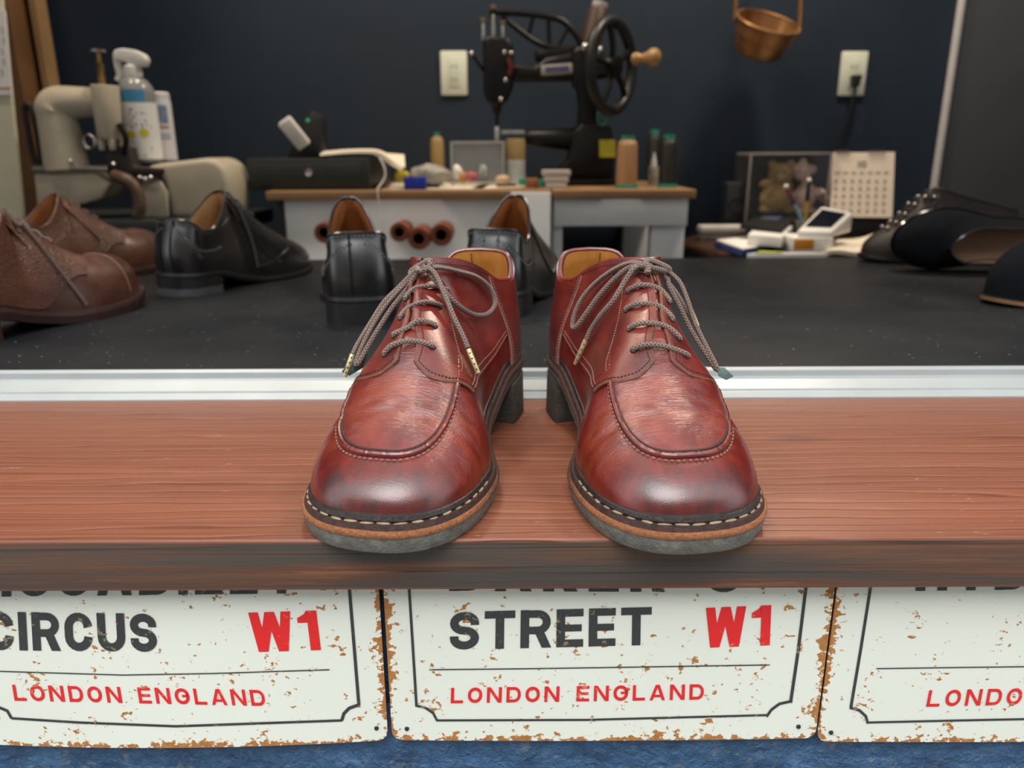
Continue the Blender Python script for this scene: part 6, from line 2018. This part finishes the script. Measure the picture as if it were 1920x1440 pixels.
wl = flatbox('wallet', 'flat black wallet with faint blue print on the cream book', 'wallet', [(1388, 422), (1466, 430), (1496, 404), (1424, 400)], ZR + e_ + 0.0392, 0.008, M_BLACKP)
wpr = flatbox('wallet_print', 'faint blue print', 'print', [(1424, 410), (1458, 412), (1470, 404), (1440, 403)], ZR + e_ + 0.0476, 0.0006, M('faded_blue_print', (0.06, 0.08, 0.16), 0.6))
del wpr['category']
wpr.parent = wl
lo, hi = wbox(1315, 403, 1402, 424, 1.86, 0.05)
rm = thing('white_case', 'long white rounded case at the left of the round table', 'case', (lo.x, lo.y, ZR))
boxpart('case_lid', rm, V3((lo.x, lo.y, ZR + 0.014)), V3((hi.x, hi.y, ZR + 0.034)), M('case_white', (0.66, 0.64, 0.60), 0.4), 0.007)
boxpart('case_base', rm, V3((lo.x + 0.004, lo.y + 0.003, ZR)), V3((hi.x - 0.004, hi.y - 0.003, ZR + 0.0138)), M('case_grey', (0.36, 0.33, 0.31), 0.5), 0.003)
# cream sheets and the white box with an orange sticker
rows = []
for j in range(7):
    v = j / 6
    l_, r_ = on_table(1545 + 25 * v, 474 - 22 * v, ZR + 0.013), on_table(1640 + 22 * v, 470 - 36 * v, ZR + 0.013)
    l_.y, r_.y = max(l_.y, 1.53), max(r_.y, 1.53)
    rows.append([l_.lerp(r_, i / 8) + V3((0, 0, 0.003 * math.sin(i * 0.8 + v * 2))) for i in range(9)])
ps = thing('paper_sheaf', 'wavy cream sheets right of the card terminal', 'papers', tuple(rows[0][0]))
obj('sheet', shell(rows, 0, normals=[[V3((0, 0, 1))] * 9 for _ in rows], th=0.008), M_PAPER, ps, weld=1e-6, local=WM(ps))
lo, hi = wbox(1486, 446, 1562, 476, 1.562, 0.09, ZR + e_)
wbx = thing('white_carton', 'white carton with an orange sticker below the card terminal', 'carton', base_of(lo, hi))
boxpart('carton_body', wbx, lo, hi, M_WPAPER, 0.0015)
s0, s1 = at(1490, 449, 1.561), at(1525, 468, 1.561)
boxpart('orange_sticker', wbx, V3((s0.x, 1.5605, s1.z)), V3((s1.x, 1.5625, s0.z)), M('orange_label', (0.62, 0.27, 0.02), 0.5), 0.0004)
ZB2 = hi.z
# card terminal: white wedge, dark screen
tq = thing('card_terminal', 'white wedge card terminal with dark slanted screen', 'card terminal', (at(1545, 440, 1.58).x, 1.60, ZB2))
A_, B_, C_, D_ = at(1494, 432, 1.575), at(1560, 443, 1.565), at(1600, 398, 1.67), at(1540, 386, 1.685)
zb_ = ZB2 + 0.0005
top_ = [A_, B_, C_, D_]
for q in top_:
    q.z = max(q.z, zb_ + 0.012)
bot_ = [V3((q.x, q.y, zb_)) for q in top_]
mbq = MB().add(top_ + bot_, [(0, 1, 2, 3), (7, 6, 5, 4), (0, 4, 5, 1), (1, 5, 6, 2), (2, 6, 7, 3), (3, 7, 4, 0)])
bd = obj('terminal_body', mbq, M('terminal_white', (0.84, 0.83, 0.80), 0.35, var=0.03), tq, bevel=0.005, seg=3, local=WM(tq))
nq = (B_ - A_).cross(D_ - A_).normalized()
def inq(u, v):
    return (A_.lerp(B_, u)).lerp(D_.lerp(C_, u), v) + nq * 0.0006
obj('screen', MB().prism([inq(0.12, 0.16), inq(0.86, 0.16), inq(0.86, 0.86), inq(0.12, 0.86)], nq * 0.0008), M('dark_screen', (0.006, 0.007, 0.014), 0.12, var=0.1), bd, local=WM(tq))
# calendar
YC = 1.93
lo, hi = wbox(1557, 286, 1676, 408, YC, 0.004)
cl = thing('desk_calendar', 'cream desk calendar page headed 10 in a stand', 'calendar', ((lo.x + hi.x) / 2, YC, lo.z))
pg = obj('page', MB().prism([at(1561, 286, YC + 0.02), at(1678, 285, YC + 0.02), at(1673, 408, YC - 0.01), at(1556, 407, YC - 0.01)], (0, 0.003, 0)), M('calendar_page', (0.84, 0.74, 0.63), 0.7, var=0.03), cl, smooth=False, local=WM(cl))
def cal(px, py):
    t_ = (py - 286) / 122
    return at(px, py, YC + 0.0195 - 0.03 * t_ - 0.0006)
for grp in ((1568, 1590), (1630, 1656)):
    for k in range(5):
        x = grp[0] + (grp[1] - grp[0]) * k / 4
        ring = [at(x, 287, YC + 0.02) + V3((0, 0.007 * math.cos(i * PI / 5), 0.006 * math.sin(i * PI / 5))) for i in range(10)]
        obj('binding_ring', MB().tube(ring, 0.0011, 5, closed=True), M('binding_brown', (0.12, 0.07, 0.05), 0.4), pg, local=WM(cl))
def cal_text(txt, x0, y0, hpx, w, mat):
    gl, tw = text_quads(txt, 0.6, 0.16, 0.18)
    mb = MB()
    for ch, quads in gl:
        for quad in quads:
            mb.add([cal(x0 + q.x / tw * w, y0 - q.y * hpx) for q in quad], [(0, 1, 2, 3)])
    obj('month_number', mb, mat, pg, smooth=False, local=WM(cl), recalc=False)
M_INK = M('calendar_ink', (0.11, 0.10, 0.10), 0.7)
M_INK_L = M('calendar_light_ink', (0.36, 0.31, 0.27), 0.7)
cal_text('IO', 1609, 314, 12, 15, M_INK)
mb, mh = MB(), MB()
for r_ in range(6):
    for c_ in range(7):
        x = 1566 + c_ * 15.2 - r_ * 0.7
        y = 325 + (0 if r_ == 0 else 4 + r_ * 13.8)
        hh = 2.5 if r_ == 0 else 6
        (mh if r_ == 0 else mb).add([cal(x, y), cal(x + (9 if r_ == 0 else 5), y), cal(x + (9 if r_ == 0 else 5), y - hh), cal(x, y - hh)], [(0, 1, 2, 3)])
obj('date_print', mb, M_INK_L, pg, smooth=False, local=WM(cl), recalc=False)
obj('weekday_print', mh, M_INK_L, pg, smooth=False, local=WM(cl), recalc=False)
obj('stand', MB().prism([V3((lo.x + 0.01, YC, ZR)), V3((hi.x - 0.01, YC, ZR)), at(1668, 408, YC + 0.006), at(1564, 408, YC + 0.006)], (0, 0.05, 0)), M('stand_dark', (0.012, 0.010, 0.010), 0.5), cl, bevel=0.001, local=WM(cl))
# gold dish
gd = on_table(1655, 436)
tag(obj('brass_dish', MB().lathe([(0.0, 0.002), (0.022, 0.0), (0.034, 0.012), (0.040, 0.020), (0.038, 0.020), (0.030, 0.012), (0.0, 0.006)], (gd.x, gd.y + 0.02, ZR + 0.0002), 32, cap=False), M('dull_gold', (0.26, 0.17, 0.05), 0.4, metal=0.6, var=0.2)), 'small dull gold dish below the desk calendar', 'dish')
# black speaker
lo, hi = wbox(1362, 342, 1396, 402, 1.95, 0.05, ZR)
spk = thing('small_speaker', 'small black speaker left of the acrylic case', 'speaker', base_of(lo, hi))
boxpart('cabinet', spk, lo, hi, M('speaker_grey', (0.018, 0.022, 0.028), 0.5), 0.006)
c = (lo + hi) / 2
obj('driver', MB().lathe([(0.0, -0.006), (0.010, -0.004), (0.017, 0.001), (0.019, 0.0)], (c.x + 0.003, lo.y - 0.0006, c.z + 0.012), 24, Matrix.Rotation(PI / 2, 3, 'X'), cap=False), M('cone_black', (0.004, 0.004, 0.004), 0.6), spk, local=WM(spk))
# acrylic case with two plush toys
lo, hi = wbox(1402, 291, 1556, 402, 1.93, 0.12, ZR)
ac = thing('acrylic_case', 'clear acrylic display case holding two soft toys', 'display case', base_of(lo, hi))
M_ACR = M('clear_acrylic', (0.20, 0.21, 0.22), 0.06, var=0.02, alpha=0.08)
M_ACR_E = M('acrylic_edge', (0.36, 0.33, 0.31), 0.3, alpha=0.75)
boxpart('front_pane', ac, V3((lo.x, lo.y, lo.z)), V3((hi.x, lo.y + 0.002, hi.z)), M_ACR, 0)
boxpart('side_pane', ac, V3((lo.x, lo.y + 0.002, lo.z)), V3((lo.x + 0.002, hi.y, hi.z)), M_ACR, 0)
boxpart('side_pane', ac, V3((hi.x - 0.002, lo.y + 0.002, lo.z)), V3((hi.x, hi.y, hi.z)), M_ACR, 0)
boxpart('back_pane', ac, V3((lo.x, hi.y - 0.002, lo.z)), V3((hi.x, hi.y, hi.z)), M('case_back', (0.035, 0.036, 0.040), 0.4), 0)
boxpart('lid', ac, V3((lo.x, lo.y, hi.z)), V3((hi.x, hi.y, hi.z + 0.006)), M_ACR_E, 0.001)
boxpart('corner_post', ac, V3((lo.x, lo.y - 0.001, lo.z)), V3((lo.x + 0.005, lo.y + 0.004, hi.z)), M_ACR_E, 0.0008)
boxpart('corner_post', ac, V3((hi.x - 0.005, lo.y - 0.001, lo.z)), V3((hi.x, lo.y + 0.004, hi.z)), M_ACR_E, 0.0008)
def plush(name, lab, blobs, mat, mat2, Y):
    base = at(blobs[0][0], blobs[0][1], Y)
    t = thing(name, lab, 'soft toy', (base.x, Y, ZR))
    mb = MB()
    for (px, py, rx, ry) in blobs:
        c = at(px, py, Y)
        a, b2 = px_r(rx, c), px_r(ry, c)
        c.z = max(c.z, ZR + b2 + 0.0005)
        mb.sphere(c, (a, min(a, 0.035), b2), 18, 12)
    o = obj('body', mb, mat, t, local=WM(t))
    rmsh = o.modifiers.new('merge', 'REMESH')
    rmsh.mode = 'VOXEL'
    rmsh.voxel_size = 0.0035
    rmsh.use_smooth_shade = True
    return t, o
M_PL1 = M('tan_plush', (0.46, 0.32, 0.14), 0.95, var=0.25, vscale=120, bmp=0.8, bscale=400)
M_PL2 = M('pale_pink_plush', (0.80, 0.62, 0.56), 0.95, var=0.15, vscale=120, bmp=0.8, bscale=400)
t1, o1 = plush('plush_bear', 'tan plush bear sitting in the acrylic case', [(1455, 372, 30, 28), (1464, 326, 23, 20), (1448, 309, 8, 8), (1483, 308, 8, 8), (1436, 345, 13, 9), (1474, 350, 12, 9), (1438, 393, 15, 9), (1474, 393, 15, 9)], M_PL1, M_PL1, 1.985)
for dx in (-6, 7):
    obj('eye', MB().sphere(at(1464 + dx, 323, 1.950), 0.0026, 8, 6), M_BLACKP, t1, local=WM(t1))
obj('muzzle', MB().sphere(at(1465, 332, 1.956), (0.011, 0.008, 0.008), 12, 8), M('plush_cream', (0.50, 0.42, 0.25), 0.9), t1, local=WM(t1))
t2, o2 = plush('plush_toy', 'pale pink plush toy sitting right of the bear', [(1510, 368, 20, 26), (1505, 322, 17, 17), (1506, 304, 7, 8), (1491, 315, 8, 8), (1522, 318, 9, 9), (1532, 362, 16, 10), (1545, 372, 10, 8), (1492, 366, 10, 9), (1500, 396, 11, 7), (1522, 396, 11, 7)], M_PL2, M_PL2, 1.985)
for dx in (-5, 6):
    obj('eye', MB().sphere(at(1505 + dx, 322, 1.954), 0.0024, 8, 6), M_BLACKP, t2, local=WM(t2))
# pens leaning in front
for (pa, pb_, mat, cp, lab) in (((1502, 400), (1474, 350), M('pen_blue', (0.22, 0.42, 0.55), 0.4), M('pen_cap_plum', (0.16, 0.05, 0.08), 0.4), 'blue pen with plum cap leaning in front of the bear'),
                                ((1512, 398), (1517, 338), M('pen_yellow', (0.52, 0.33, 0.05), 0.4), M('pen_black', (0.02, 0.02, 0.02), 0.4), 'yellow pen standing in front of the pink toy')):
    a, b2 = at(pa[0], pa[1], 1.885), at(pb_[0], pb_[1], 1.885)
    a.z = min(a.z, ZR + 0.05)
    low = a + (a - b2).normalized() * ((a.z - ZR - 0.003) / max(0.2, (b2 - a).normalized().z))
    t = thing('pen', lab, 'pen', tuple(low), 0, 'pens in the pen cup')
    obj('barrel', MB().cone(low, a.lerp(b2, 0.45), 0.004, 0.0048, 12), mat, t, local=WM(t))
    obj('cap', MB().cone(a.lerp(b2, 0.45), b2, 0.0055, 0.005, 12), cp, t, local=WM(t), bevel=0.001)
    obj('cap_end', MB().sphere(b2, 0.0058, 10, 8), M_WPAPER, t, local=WM(t))
pcx = at(1508, 398, 1.885)
pcup = thing('pen_cup', 'small clear pen cup between the soft toys and the terminal', 'cup', (pcx.x, 1.885, ZR))
obj('cup_wall', MB().lathe([(0.018, 0.0), (0.020, 0.002), (0.021, 0.045), (0.019, 0.045), (0.017, 0.003), (0.0, 0.003)], (pcx.x, 1.885, ZR), 26, cap=False), M('cup_clear', (0.42, 0.45, 0.45), 0.2, alpha=0.45), pcup, local=WM(pcup))
